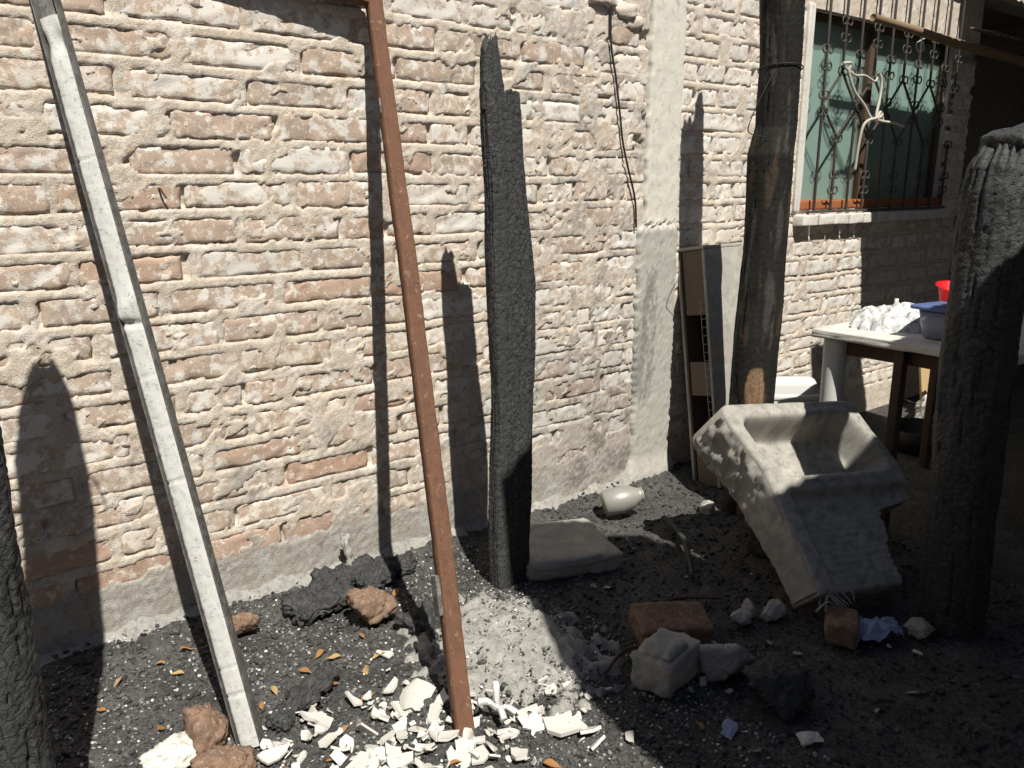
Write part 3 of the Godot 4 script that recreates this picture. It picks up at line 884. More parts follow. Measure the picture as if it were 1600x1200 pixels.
	t = thing("scorched_post", "dark scorched post cut off by the left edge of the picture", "post", Vector3.ZERO)
	part("trunk", log_mesh(ll, 96, 0.006, 2.0, 0.007, 31.0, null, 0.03), M.char, t)
	part("wire_end", tube(smooth_path([Vector3(0.12, 1.72, 0.80), Vector3(0.165, 1.68, 0.80), Vector3(0.185, 1.60, 0.80)]), 0.003), M.black_wire, t)
	part("wire_end", tube(smooth_path([Vector3(-0.01, 1.66, 0.80), Vector3(-0.06, 1.62, 0.80), Vector3(-0.12, 1.61, 0.80)]), 0.004), M.black_wire, t)

# ================================================================ leaning steel door frame
func basis_along(dir: Vector3, face: Vector3) -> Basis:
	var y := dir.normalized()
	var z := (face - y * face.dot(y)).normalized()
	return Basis(y.cross(z), y, z)

func build_door_frame() -> void:
	var t := thing("door_frame", "rusty steel door frame leaning on the brick wall, one jamb filled with mortar", "door frame", Vector3.ZERO)
	# right jamb: rusty box section, ash on its foot
	var B := Vector3(0.984, -0.01, 0.958)
	var T := Vector3(1.311, 1.838, 0.050)
	var bs := basis_along(T - B, Vector3(-0.10, 0.45, 0.9))
	var L := (T - B).length()
	var st := begin()
	var P := PackedVector3Array(); var cols := PackedColorArray()
	var sec := [Vector2(-0.022, -0.016), Vector2(-0.0225, 0.0), Vector2(-0.022, 0.0155), Vector2(-0.018, 0.018), Vector2(-0.012, 0.0172), Vector2(0.0, 0.017), Vector2(0.014, 0.0172), Vector2(0.019, 0.018), Vector2(0.022, 0.0155), Vector2(0.022, -0.016)]
	var nv := 160
	for j in nv:
		var s := float(j) / (nv - 1)
		for i in sec.size():
			var q: Vector2 = sec[i]
			var dent := 0.0012 * bl.get_noise_2d(s * 9.0, i * 0.4)
			P.append(B + bs * Vector3(q.x + dent + 0.005 * sin(s * PI) + 0.002 * bl.get_noise_1d(s * 1.3), s * L, q.y + dent + 0.003 * bl.get_noise_1d(s * 1.1 + 7.0)))
			var n := bn.get_noise_2d(s * 0.9, q.x * 3.0) + 0.6 * bl.get_noise_2d(s * 20.0, q.x * 40.0)
			cols.append(Color(1, 1, 1).lerp(Color(3.2, 4.6, 5.6), smoothstep(0.0, 0.4, n * 0.9 + smoothstep(0.17, 0.02, s) * 1.25 - 0.55) * 0.8))
	grid_into(st, P, sec.size(), nv, true, cols)
	part("jamb", done(st), M.rust, t)
	part("latch_plate", rbox(Vector3(0.012, 0.10, 0.03), 0.002, 1), M.grey_steel, t, B + bs * Vector3(-0.027, L * 0.16, 0.0)).basis = bs
	part("rivet", rbox(Vector3(0.006, 0.05, 0.006), 0.002, 1), M.grey_steel, t, B + bs * Vector3(-0.025, L * 0.82, 0.014)).basis = bs
	# left jamb: steel channel filled with mortar
	var B2 := Vector3(0.554, -0.01, 0.698)
	var T2 := B2 + (Vector3(0.426, 1.722, 0.06) - Vector3(0.554, 0, 0.698)) * 1.085
	var b2 := basis_along(T2 - B2, Vector3(-0.72, 0.3, 0.8))
	var L2 := (T2 - B2).length()
	var j2 := Node3D.new()
	j2.name = "mortar_filled_jamb"
	t.add_child(j2, true)
	var ch := begin()
	for q in [[-0.0275, 0.0, 0.0022, 0.032], [0.0275, 0.0, 0.0022, 0.032], [0.0, -0.016, 0.057, 0.0022]]:
		rbox_into(ch, Vector3(q[2], L2, q[3]), 0.0008, Transform3D(b2, B2 + b2 * Vector3(q[0], L2 * 0.5, q[1])), 1)
	part("channel", done(ch), M.grey_steel, j2)
	st = begin()
	P = PackedVector3Array()
	var nu := 14
	nv = 330
	for j in nv:
		var s := 0.004 + 0.90 * j / (nv - 1)
		for i in nu:
			var u := float(i) / (nu - 1) * 2.0 - 1.0
			var x := u * 0.0257
			var y := s * L2
			var z := 0.0135 - 0.004 * u * u + 0.0016 * bl.get_noise_2d(x * 10.0, y * 4.0) + 0.0014 * bn.get_noise_2d(x, y)
			var rib := absf(bl.get_noise_2d(y * 1.7, 5.0))
			z -= 0.010 * (1.0 - smoothstep(0.0, 0.015, rib)) * (0.5 + 0.5 * bn.get_noise_2d(x * 2.0, y))
			z += 0.014 * exp(-((s - 0.545 - u * 0.008) / 0.016) ** 2) - 0.012 * exp(-((s - 0.526 + u * 0.003) / 0.004) ** 2)
			z -= 0.018 * exp(-((s - 0.873) / 0.014) ** 2) * (0.6 + 0.4 * sin(u * 4.0))
			if i == 0 or i == nu - 1: z = -0.015
			P.append(B2 + b2 * Vector3(x, y, z))
	grid_into(st, P, nu, nv)
	part("mortar_fill", done(st), M.fresh_mortar, j2)
	# rusty head of the frame, above the picture's top edge
	var H0 := T + bs.y * -0.016 + Vector3(-0.012, 0, 0)
	var H1 := T2 + Vector3(0.02, 0.075, 0.025)
	var hb := basis_along(H1 - H0, Vector3(0, 0.25, 1))
	part("header", rbox(Vector3(0.05, (H1 - H0).length(), 0.032), 0.004, 6), M.rust, t, (H0 + H1) * 0.5 + Vector3(0, 0.012, 0.0)).basis = hb
	var fl := part("header_flange", rbox(Vector3(0.15, (H1 - H0).length() - 0.03, 0.006), 0.002, 6), M.rust, t, (H0 + H1) * 0.5 + Vector3(0, 0.09, -0.004))
	fl.basis = hb

# ================================================================ concrete wash sink
func build_sink() -> void:
	var t := thing("wash_sink", "broken grey concrete wash sink tipped up beside the burnt post", "sink", Vector3(2.06, 0.12, 1.225))
	t.basis = Basis(Vector3(0.963, -0.075, 0.260), Vector3(0.234, 0.714, -0.660), Vector3(-0.136, 0.696, 0.705)).orthonormalized()
	# heightfield over (u, v): rim, basin and washboard; sides pulled back to the underside
	var st := begin()
	var nu := 92; var nv := 104
	var P := PackedVector3Array(); var cols := PackedColorArray()
	for j in nv + 2:
		for i in nu + 2:
			var a := float(clampi(i - 1, 0, nu - 1)) / (nu - 1)
			var b := float(clampi(j - 1, 0, nv - 1)) / (nv - 1)
			var v := lerpf(0.0, 0.655, b)
			var ul := lerpf(0.018, 0.0, smoothstep(0.0, 0.36, v)) - 0.075 * smoothstep(0.36, 0.64, v)
			var ur := 0.385 + 0.035 * smoothstep(0.10, 0.2, v)
			ur = lerpf(ur, 0.575, smoothstep(0.245, 0.275, v)) - 0.07 * smoothstep(0.36, 0.64, v)
			ur += (0.012 * bl.get_noise_1d(v * 14.0) + 0.008 * bn.get_noise_1d(v)) * (1.0 - smoothstep(0.27, 0.30, v))
			# rounded outer corners at the top
			var cr := 0.05
			if v > 0.655 - cr:
				var q := (v - (0.655 - cr)) / cr
				var ins := cr * (1.0 - sqrt(maxf(0.0, 1.0 - q * q)))
				ul += ins * 0.55; ur -= ins
			var u := lerpf(ul, ur, a)
			var w := 0.0025 * bl.get_noise_2d(u * 5.0, v * 5.0) + 0.0012 * bn.get_noise_2d(u * 0.7, v * 0.7)
			# basin
			var du := minf(u - (ul + 0.045), (ur - 0.045) - u)
			var dv := minf(v - 0.375, 0.605 - v)
			var inside := minf(du, dv)
			if du < 0.05 and dv < 0.05: inside = 0.05 - Vector2(0.05 - du, 0.05 - dv).length()
			w -= 0.125 * smoothstep(0.0, 0.048, inside)
			w += 0.004 * exp(-((inside + 0.01) / 0.012) ** 2)
			# washboard: sunk a little, ridged
			var wu := minf(u - (ul + 0.055), ur + 0.05 - u)
			var wv := minf(v + 0.03, 0.335 - v)
			var on := smoothstep(0.0, 0.03, minf(wu, wv))
			w -= on * (0.026 - 0.0009 * sin(v * TAU / 0.022))
			# rounded outer edge
			var eo := minf(minf(u - ul, ur - u), minf(0.655 - v, v))
			w -= 0.009 * maxf(0.0, 1.0 - eo / 0.010) ** 2
			if i == 0 or i == nu + 1 or j == 0 or j == nv + 1:
				w = -lerpf(0.135, 0.205, smoothstep(0.0, 0.6, v))
				u += 0.012 * bl.get_noise_2d(v * 6.0, a * 9.0)
			P.append(Vector3(u, v, w))
			var sn := bl.get_noise_2d(u * 6.0 + 3.0, v * 6.0) + 0.6 * bn.get_noise_2d(u, v)
			cols.append(Color(0.98, 0.975, 0.96).lerp(Color(0.46, 0.47, 0.50), smoothstep(-0.2, 0.9, sn) * 0.7))
	grid_into(st, P, nu + 2, nv + 2, false, cols)
	# side walls in finer strips, so that the rough left flank has relief
	part("basin_and_washboard", done(st), M.concrete, t)
	st = begin()
	P = PackedVector3Array()
	for j in 80:
		var v := 0.012 + 0.60 * j / 79.0
		var ul := lerpf(0.018, 0.0, smoothstep(0.0, 0.36, v)) - 0.075 * smoothstep(0.36, 0.64, v)
		for i in 16:
			var s := float(i) / 15.0
			var dep := lerpf(0.135, 0.205, smoothstep(0.0, 0.6, v))
			var bump := (0.014 * bl.get_noise_2d(v * 4.0, s * 1.0) + 0.010 * absf(bl.get_noise_2d(v * 14.0, s * 3.0 + 4.0)) + 0.003 * bn.get_noise_2d(v * 1.6, s * 0.25)) * (0.35 + smoothstep(0.3, 0.5, v))
			P.append(Vector3(ul - 0.010 * sin(s * PI) ** 0.3 - maxf(bump, -0.008), v, lerpf(-dep, -0.012, s)))
	grid_into(st, P, 16, 80)
	part("rough_flank", done(st), M.concrete, t)
	st = begin()
	rbox_into(st, Vector3(0.30, 0.46, 0.02), 0.006, Transform3D(Basis(), Vector3(0.21, 0.36, -0.165)), 3)
	part("underside", done(st), M.concrete, t)
	# what holds it up: charred blocks under the basin
	single("charred_block", "charred block propping the tipped sink from behind", "block", rbox(Vector3(0.16, 0.30, 0.14), 0.012, 6, 0.008, 3.0), M.char, Vector3(2.46, 0.14, 0.82))

# ================================================================ leaning cabinet carcass
func build_cabinet() -> void:
	var t := thing("cabinet_carcass", "narrow empty cabinet carcass leaning on the wall behind the post", "cabinet", Vector3(2.80, 0.0, 0.30))
	t.rotation_degrees = Vector3(-9.0, 0, 0)
	# local: x 0..0.26, y 0..1.04, z -0.14..0
	part("front_panel", rbox(Vector3(0.26, 1.04, 0.016), 0.003, 3), M.concrete, t, Vector3(0.13, 0.52, -0.008))
	part("back_panel", rbox(Vector3(0.26, 1.04, 0.012), 0.003, 3), M.dark_wood, t, Vector3(0.13, 0.52, -0.134))
	part("far_side", rbox(Vector3(0.014, 1.04, 0.11), 0.003, 2), M.dark_wood, t, Vector3(0.25, 0.52, -0.072))
	for q in [[0.90, 0.28], [0.48, 0.15], [0.085, 0.17]]:
		part("side_board", rbox(Vector3(0.014, q[1], 0.110), 0.004, 3), M.brown_board, t, Vector3(0.012, q[0], -0.072))
	part("edge_strip", rbox(Vector3(0.008, 1.04, 0.014), 0.002, 2), M.concrete, t, Vector3(0.004, 0.52, -0.147))
	part("top_board", rbox(Vector3(0.262, 0.014, 0.142), 0.003, 2), M.concrete, t, Vector3(0.13, 1.048, -0.072))
	# strip of wire lath
	var st := begin()
	for x in [0.0, 0.028]:
		tube_into(st, [Vector3(-0.006, 0.30, -0.028 + x), Vector3(-0.010, 0.55, -0.030 + x), Vector3(-0.008, 0.82, -0.034 + x)], 0.0014, 5)
	for i in 15:
		var y := 0.31 + i * 0.036
		tube_into(st, [Vector3(-0.008, y, -0.032), Vector3(-0.008, y + 0.004, -0.001)], 0.0013, 5)
	part("wire_lath", done(st), M.pale_wire, t)

# ================================================================ table and what stands on and under it
func build_table() -> void:
	var t := thing("worn_table", "worn whitish table by the house wall with clothes and tubs on it", "table", Vector3(3.35, 0, 1.0))
	part("tabletop", rbox(Vector3(1.0, 0.035, 0.72), 0.008, 14, 0.004, 2.0), M.pale_plaster, t, Vector3(0, 0.735, 0))
	part("white_leg", log_mesh([[0.0, 0, 0, 0.026, 0.026], [0.36, 0, 0, 0.040, 0.040], [0.72, 0, 0, 0.046, 0.046]], 24, 0.03, 2.0, 0.0, 3.0, null, 0.0), M.white_plastic, t, Vector3(-0.43, 0, -0.29))
	for q in [Vector3(-0.45, 0.36, -0.02), Vector3(-0.44, 0.36, 0.30), Vector3(0.45, 0.36, -0.3), Vector3(0.45, 0.36, 0.3)]:
		part("leg", rbox(Vector3(0.042, 0.72, 0.035), 0.004, 2), M.dark_wood, t, q)
	part("rail", rbox(Vector3(0.02, 0.06, 0.55), 0.003, 2), M.dark_wood, t, Vector3(-0.42, 0.685, 0.03))
	# crumpled clothes
	var st := begin()
	var n := 46
	var P := PackedVector3Array()
	for j in n:
		for i in n:
			var u := float(i) / (n - 1) * 2.0 - 1.0; var v := float(j) / (n - 1) * 2.0 - 1.0
			var r := Vector2(u, v).length() + 0.25 * bl.get_noise_2d(u * 0.5, v * 0.5 + 8.0)
			var fold := 0.6 - absf(bl.get_noise_2d(u * 0.30 + 3.0, v * 0.5)) - 0.35 * absf(bl.get_noise_2d(u * 0.7, v * 0.7 + 2.0))
			var y := 0.066 * maxf(0.0, 1.0 - r * r) * (0.55 + 1.1 * fold) + 0.02 * (1.0 - smoothstep(0.7, 0.95, r)) - 0.02 * smoothstep(0.8, 1.0, r)
			P.append(Vector3(u * 0.20 + 0.02 * bl.get_noise_2d(v, u), y, -v * 0.16))
	grid_into(st, P, n, n)
	var c := single("crumpled_clothes", "crumpled white and grey clothes on the table's near corner", "clothes", done(st), M.rag_cloth, Vector3(3.14, 0.753, 0.83))
	c.rotation_degrees.y = -30
	# plastic tub with blue lid
	t = thing("plastic_tub", "cloudy plastic tub with a blue lid beside the crumpled clothes", "tub", Vector3(3.04, 0.754, 1.07))
	st = begin()
	P = PackedVector3Array()
	for q in [[0.0, 0.0], [0.0, 0.075], [0.012, 0.088], [0.10, 0.105], [0.10, 0.098]]:
		for i in 40:
			var a := TAU * i / 40.0
			var s := pow(pow(absf(sin(a)), 4.0) + pow(absf(cos(a)), 4.0), -0.25)
			P.append(Vector3(sin(a) * s * q[1], q[0], cos(a) * s * q[1] * 0.8))
	grid_into(st, P, 40, 5, true)
	part("body", done(st), M.tub_plastic, t)
	part("lid", rbox(Vector3(0.23, 0.016, 0.19), 0.007, 3), M.blue_plastic, t, Vector3(0, 0.108, 0)).rotation_degrees = Vector3(2, 0, -2)
	# red bucket, tipped
	t = thing("red_bucket", "bright red plastic bucket behind the tub with the blue lid", "bucket", Vector3(3.62, 0.754, 0.84))
	t.rotation_degrees = Vector3(6, 0, 8)
	st = begin()
	P = PackedVector3Array()
	for q in [[0.0, 0.0], [0.002, 0.075], [0.16, 0.105], [0.165, 0.118], [0.172, 0.118], [0.168, 0.102], [0.01, 0.07], [0.01, 0.0]]:
		for i in 36:
			var a := TAU * i / 36.0
			P.append(Vector3(sin(a) * q[1], q[0] + (0.006 * sin(a * 2.0) if q[0] > 0.1 else 0.0), cos(a) * q[1]))
	grid_into(st, P, 36, 8, true)
	t.scale = Vector3(0.85, 0.74, 0.85)
	part("pail", done(st), M.red_plastic, t)
	# red dish and a small bottle
	single("red_dish", "small dark red dish at the back of the table", "dish", dish(0.07, 0.03), M.red_plastic, Vector3(3.46, 0.754, 0.73))
	single("squat_bottle", "little pale bottle standing at the back edge of the table", "bottle", lathe([[0.0, 0.0], [0.0, 0.018], [0.045, 0.018], [0.055, 0.008], [0.075, 0.008], [0.075, 0.0]], 14), M.pale_plaster, Vector3(3.37, 0.754, 0.70))
	single("flat_scrap", "pale crumpled scrap at the table edge beside the charred post", "scrap", rbox(Vector3(0.09, 0.012, 0.14), 0.005, 5, 0.008, 6.0), M.rag_cloth, Vector3(2.93, 0.760, 1.18))
	# white basin standing on edge against the post's far side
	t = thing("white_basin", "bright white plastic basin standing behind the sink", "basin", Vector3(3.15, 0.0, 0.33))
	part("shell", rbox(Vector3(0.34, 0.45, 0.09), 0.040, 4), M.white_plastic, t, Vector3(0, 0.225, 0))
	part("rim", rbox(Vector3(0.35, 0.03, 0.105), 0.012, 4), M.white_plastic, t, Vector3(0, 0.36, 0))
	t.rotation_degrees = Vector3(-5, -38, 0)
	# black cloth or plate hanging on the wall behind the post
	single("black_lid", "round sooty lid leaning behind the half burnt post", "lid", lathe([[0.0, 0.0], [0.0, 0.085], [0.01, 0.085], [0.018, 0.03], [0.02, 0.0]], 28), M.dark_plastic, Vector3(3.46, 0.93, 0.022)).rotation_degrees = Vector3(90, 0, 0)
	# below: leaning board, rocks, dark pan
	var b := single("leaning_board", "yellowish board leaning under the table", "board", rbox(Vector3(0.13, 0.50, 0.02), 0.003, 2), M.tan_board, Vector3(4.82, 0.24, 0.20))
	b.rotation_degrees = Vector3(-20, -20, -8)
	for q in [[4.60, 0.07, 0.34, 0.24, 0.16, 0.18, 41, "large pale rock below the leaning board under the table"], [4.70, 0.19, 0.33, 0.14, 0.10, 0.12, 42, "small pale rock sitting on the rock pile under the table"], [4.78, 0.06, 0.42, 0.15, 0.13, 0.14, 43, "pale rock at the right of the pile under the table"]]:
		single("rock", q[7], "rock", stone(Vector3(q[3], q[4], q[5]), q[6], 10, 0.12), M.pale_plaster, Vector3(q[0], q[1], q[2]), "rocks under the table")
	single("dark_pan", "black round pan on the ground under the table", "pan", lathe([[0.0, 0.0], [0.0, 0.14], [0.11, 0.17], [0.11, 0.16], [0.02, 0.13], [0.02, 0.0]], 32), M.dark_plastic, Vector3(4.05, 0.0, 0.55))
	# grey blocks at the far right
	single("grey_block", "grey concrete block at the far right behind the charred post", "block", rbox(Vector3(0.36, 0.24, 0.20), 0.012, 6, 0.006, 8.0), M.concrete, Vector3(4.15, 0.12, 1.12)).rotation_degrees.y = 20
	single("grey_block", "grey concrete block topmost of the far right stack", "block", rbox(Vector3(0.34, 0.20, 0.20), 0.012, 6, 0.006, 9.0), M.concrete, Vector3(4.16, 0.34, 1.11)).rotation_degrees.y = 14
	single("rubble_lump", "rough grey rubble lump on the table's right end", "rubble", stone(Vector3(0.18, 0.10, 0.14), 55, 10, 0.14), M.concrete, Vector3(3.66, 0.79, 1.26))

func lathe(prof: Array, segs: int) -> ArrayMesh:
	var st := begin()
	var P := PackedVector3Array()
	for q in prof:
		for i in segs:
			var a := TAU * i / segs
			P.append(Vector3(sin(a) * q[1], q[0], cos(a) * q[1]))
	grid_into(st, P, segs, prof.size(), true)
	return done(st)

func dish(r: float, h: float) -> ArrayMesh:
	return lathe([[0.0, 0.0], [0.0, r * 0.6], [h, r], [h, r * 0.94], [0.006, r * 0.55], [0.006, 0.0]], 28)

# ================================================================ grille, wires, pole
func curl(st: SurfaceTool, c: Vector3, sx: float, sy: float, r := 0.024) -> void:
	# a small scroll that springs from the bar and rolls in
	var pts := []
	for i in 15:
		var a := -PI * 0.5 + i / 14.0 * TAU * 0.92
		var rr := r * (1.0 - 0.42 * i / 14.0)
		pts.append(c + Vector3(sx * (r + cos(a + PI * 0.5) * -rr * 0.0 + sin(a) * rr), sy * cos(a) * rr, 0))
	tube_into(st, pts, 0.0038, 5)

func build_window_fittings() -> void:
	var g := thing("window_grille", "rusty wrought iron window grille with scrolls and diamonds", "grille", Vector3(0, 0, 0.03))
	var xs := [3.76, 3.907, 4.054, 4.20, 4.347, 4.494, 4.64, 4.787, 4.934, 5.08]
	for i in xs.size():
		var x: float = xs[i]
		if i % 2 == 1:
			part("bar", rbox(Vector3(0.011, 0.50, 0.011), 0.002, 1), M.iron, g, Vector3(x, 2.08, 0))
			part("bar", rbox(Vector3(0.011, 0.36, 0.011), 0.002, 1), M.iron, g, Vector3(x, 1.338, 0))
		else:
			part("bar", rbox(Vector3(0.011, 1.17, 0.011), 0.002, 1), M.iron, g, Vector3(x, 1.743, 0))
	part("rail", rbox(Vector3(1.42, 0.012, 0.014), 0.002, 1), M.iron, g, Vector3(4.42, 1.157, 0))
	part("rail", rbox(Vector3(1.42, 0.012, 0.014), 0.002, 1), M.iron, g, Vector3(4.42, 2.335, 0))
	for i in range(1, 9, 1):
		var x: float = xs[i]
		if i % 2 == 1:
			for s in [-1, 1]:
				for e in [[1.828, 1.672], [1.518, 1.672]]:
					var a := Vector3(x, e[0], 0); var b := Vector3(x + s * 0.147, e[1], 0)
					var d := part("diagonal", rbox(Vector3(0.010, (b - a).length(), 0.010), 0.002, 1), M.iron, g, (a + b) * 0.5)
					d.rotation.z = -atan2(b.x - a.x, b.y - a.y)
	for i in xs.size():
		for y in ([2.02, 1.30] if i % 2 == 1 else [1.88, 1.672, 1.30] if i % 4 == 0 else [1.672, 1.88]):
			if y == 1.30 and i % 2 == 0: continue
			var st := begin()
			for s in [-1.0, 1.0]:
				for q in [-1.0, 1.0]:
					curl(st, Vector3(xs[i], y + q * 0.036, 0.004), s, q)
			part("scroll", done(st), M.iron, g)
	for i in [1, 3, 5, 7, 9]:
		for y in [1.828, 1.518]:
			var st := begin()
			for s in [-1.0, 1.0]: curl(st, Vector3(xs[i], y, 0.004), s, 1.0 if y > 1.7 else -1.0)
			part("scroll", done(st), M.iron, g)
	# knotted pale wire
	var st2 := begin()
	tube_into(st2, smooth_path([Vector3(3.86, 1.86, 0.055), Vector3(3.93, 1.865, 0.06), Vector3(3.92, 1.83, 0.055), Vector3(3.98, 1.74, 0.06), Vector3(4.07, 1.68, 0.065), Vector3(4.14, 1.615, 0.075), Vector3(4.18, 1.62, 0.09), Vector3(4.22, 1.64, 0.085)]), 0.0075, 7)
	tube_into(st2, smooth_path([Vector3(4.20, 1.845, 0.055), Vector3(4.225, 1.80, 0.06), Vector3(4.215, 1.72, 0.065), Vector3(4.18, 1.64, 0.075), Vector3(4.17, 1.60, 0.085)]), 0.0075, 7)
	tube_into(st2, smooth_path([Vector3(4.24, 1.61, 0.08), Vector3(4.20, 1.65, 0.085), Vector3(4.16, 1.62, 0.09), Vector3(4.10, 1.605, 0.08), Vector3(4.07, 1.57, 0.07), Vector3(4.065, 1.48, 0.06), Vector3(4.07, 1.36, 0.05)]), 0.0075, 7)
	tube_into(st2, smooth_path([Vector3(4.16, 1.61, 0.09), Vector3(4.24, 1.605, 0.085), Vector3(4.32, 1.60, 0.10), Vector3(4.40, 1.585, 0.11)]), 0.0075, 7)
	tube_into(st2, smooth_path([Vector3(3.88, 1.85, 0.05), Vector3(3.98, 1.815, 0.055), Vector3(4.08, 1.82, 0.05), Vector3(4.18, 1.80, 0.05), Vector3(4.21, 1.835, 0.045)]), 0.006, 7)
	single("knotted_wire", "thick pale wire knotted through the window grille", "wire", done(st2), M.pale_wire)
	# pole below the tin, in front of the window
	var po := single("roof_pole", "weathered bare pole crossing in front of the window's upper right", "pole", tube([Vector3(3.93, 2.06, 0.15), Vector3(4.3, 2.047, 0.15), Vector3(4.8, 2.025, 0.15), Vector3(5.3, 2.012, 0.15), Vector3(5.9, 1.985, 0.15)], 0.017, 10, 0.030), M.weathered_wood)
	po.set_meta("label", "weathered bare pole crossing in front of the window's upper right")
	var P := PackedVector3Array()
	for j in 2:
		for i in 60:
			var x := 4.80 + i * 0.025
			P.append(Vector3(x + j * 0.06, 2.058 - (x - 4.8) * 0.012 + 0.010 * sin(x * TAU / 0.075) + j * 0.05, 0.17 + (0.16 if j == 0 else 0.0)))
	var st3 := begin()
	grid_into(st3, P, 60, 2)
	single("tin_strip", "torn strip of corrugated tin resting on the pole at the top right", "tin sheet", done(st3), M.burnt_tin)
	st3 = begin()
	tube_into(st3, smooth_path([Vector3(4.42, 2.02, 0.14), Vector3(4.47, 2.0, 0.13), Vector3(4.50, 1.97, 0.12), Vector3(4.47, 1.96, 0.11), Vector3(4.46, 2.0, 0.10), Vector3(4.52, 2.03, 0.11)]), 0.003, 6)
	single("twist_of_wire", "thin twist of wire hanging from the pole by the window", "wire", done(st3), M.pale_wire)

# ================================================================ blocks, slabs, chunks
func build_blocks() -> void:
	var o := single("flat_slab", "flat grey concrete slab lying at the foot of the charred plank", "slab", rbox(Vector3(0.36, 0.075, 0.30), 0.018, 12, 0.008, 4.0), M.concrete, Vector3(1.79, 0.035, 0.385))
	o.rotation_degrees = Vector3(3, -16, -2)
	o = single("red_brick", "dull red brick lying in the shade in front of the sink", "brick", rbox(Vector3(0.22, 0.065, 0.125), 0.012, 10, 0.006, 6.0), M.clay, Vector3(1.70, 0.045, 0.985))
	o.rotation_degrees = Vector3(12, -28, -4)
	o = single("mortared_block", "broken block with a mortar lump on top in front of the red brick", "block", rbox(Vector3(0.17, 0.10, 0.12), 0.012, 9, 0.008, 7.0), M.concrete, Vector3(1.535, 0.048, 1.115))
	o.rotation_degrees = Vector3(0, 12, 2)
	part("mortar_lump", rbox(Vector3(0.11, 0.03, 0.09), 0.013, 7, 0.010, 17.0), M.concrete, o, Vector3(-0.01, 0.055, 0.0))
	o = single("rubble_lump", "speckled grey rubble lump right of the mortared block", "rubble", stone(Vector3(0.14, 0.11, 0.12), 61, 11, 0.14), M.concrete, Vector3(1.675, 0.045, 1.19))
	o = single("charred_lump", "black charred lump in the deep shade at the front", "lump", stone(Vector3(0.18, 0.12, 0.15), 62, 10, 0.14), M.char, Vector3(1.69, 0.045, 1.36))
	o = single("brick_chunk", "orange brick chunk with mortar on it near the charred bark", "brick chunk", stone(Vector3(0.14, 0.11, 0.12), 71, 11, 0.19), M.clay, Vector3(1.055, 0.05, 0.36))
	o = single("brick_chunk", "small orange brick chunk right behind the mortar filled jamb", "brick chunk", stone(Vector3(0.085, 0.075, 0.08), 72, 9, 0.19), M.clay, Vector3(0.715, 0.03, 0.19))
	o = single("brick_chunk", "brown brick chunk leaning at the foot of the mortar filled jamb", "brick chunk", stone(Vector3(0.10, 0.13, 0.11), 73, 9, 0.19), M.clay, Vector3(0.475, 0.045, 0.655))
	o = single("brick_chunk", "flat tan brick piece at the very front below the white bag", "brick chunk", stone(Vector3(0.14, 0.06, 0.12), 74, 10, 0.19), M.clay, Vector3(0.47, 0.02, 0.76))
	o = single("brick_chunk", "dark brick stub in the shade in front of the sink's foot", "brick chunk", rbox(Vector3(0.13, 0.07, 0.09), 0.012, 5, 0.006, 12.0), M.clay, Vector3(2.10, 0.035, 1.29))
	o.rotation_degrees.y = 30
	for q in [[2.0, 1.04, 0.06, 0.05, 64, "small pale stone between the red brick and the sink's foot"], [2.04, 1.10, 0.075, 0.055, 65, "pale split stone closest to the sink's lower left corner"], [2.55, 0.43, 0.09, 0.06, 66, "rounded pale stone at the foot of the leaning cabinet"], [1.93, 1.06, 0.08, 0.05, 67, "dull grey stone right of the red brick"], [2.30, 1.42, 0.09, 0.05, 68, "dark round stone at the foot of the thick charred post"]]:
		single("loose_stone", q[5], "stone", stone(Vector3(q[2], q[3], q[2] * 0.8), q[4], 10, 0.14, 16), M.concrete, Vector3(q[0], 0.018, q[1]), "loose stones")
	for q in [[1.49, 1.36, 20, "bluish white paper scrap in the deep shade at the front"], [1.62, 1.50, -35, "small white paper scrap nearest the lower right of the picture"], [1.78, 1.03, 60, "torn white scrap just right of the red brick"]]:
		var sc := single("paper_scrap", q[3], "paper", rbox(Vector3(0.055, 0.004, 0.032), 0.0015, 8, 0.007, q[2] * 0.3, 1.3), M.blue_rag if q[2] == 20 else M.white_shard, Vector3(q[0], ground_y(q[0], q[1]) + 0.014, q[1]))
		sc.rotation_degrees = Vector3(12, q[2], 8)
	# white plastic bag
	o = single("white_bag", "crumpled white plastic bag at the lower left beside the brown brick chunk", "bag", stone(Vector3(0.14, 0.085, 0.12), 81, 14, 0.16, 34), M.white_shard, Vector3(0.385, 0.03, 0.66))
	part("twisted_neck", rbox(Vector3(0.03, 0.10, 0.02), 0.008, 8, 0.012, 3.0), M.white_shard, o, Vector3(0.065, 0.03, -0.01)).rotation_degrees = Vector3(0, 0, -24)
	# burnt bark and boards near the wall
	for q in [[1.10, 0.035, 0.10, 0.20, 0.03, 0.10, -12, 91, "curled charred bark sheet against the cement skirting"], [0.96, 0.03, 0.19, 0.20, 0.035, 0.13, 8, 92, "flat charred bark slab left of the orange brick chunk"], [1.17, 0.03, 0.18, 0.12, 0.035, 0.07, 20, 93, "short charred wood piece behind the orange brick chunk"], [1.25, 0.025, 0.12, 0.16, 0.03, 0.09, -20, 94, "charred bark piece at the foot of the narrow jamb shadow"], [0.72, 0.018, 0.62, 0.24, 0.024, 0.06, 28, 95, "long glossy charred board lying beside the mortar filled jamb"], [1.16, 0.03, 0.52, 0.12, 0.03, 0.15, 10, 96, "charred wood slab at the left edge of the ash heap"]]:
		var b := single("charred_bark", q[8], "charred wood", rbox(Vector3(q[3], q[4], q[5]), 0.010, 18, 0.020, q[7] * 1.3, 1.6), M.char, Vector3(q[0], q[1], q[2]), "charred wood on the ground")
		b.rotation_degrees = Vector3(8, q[6], 5)
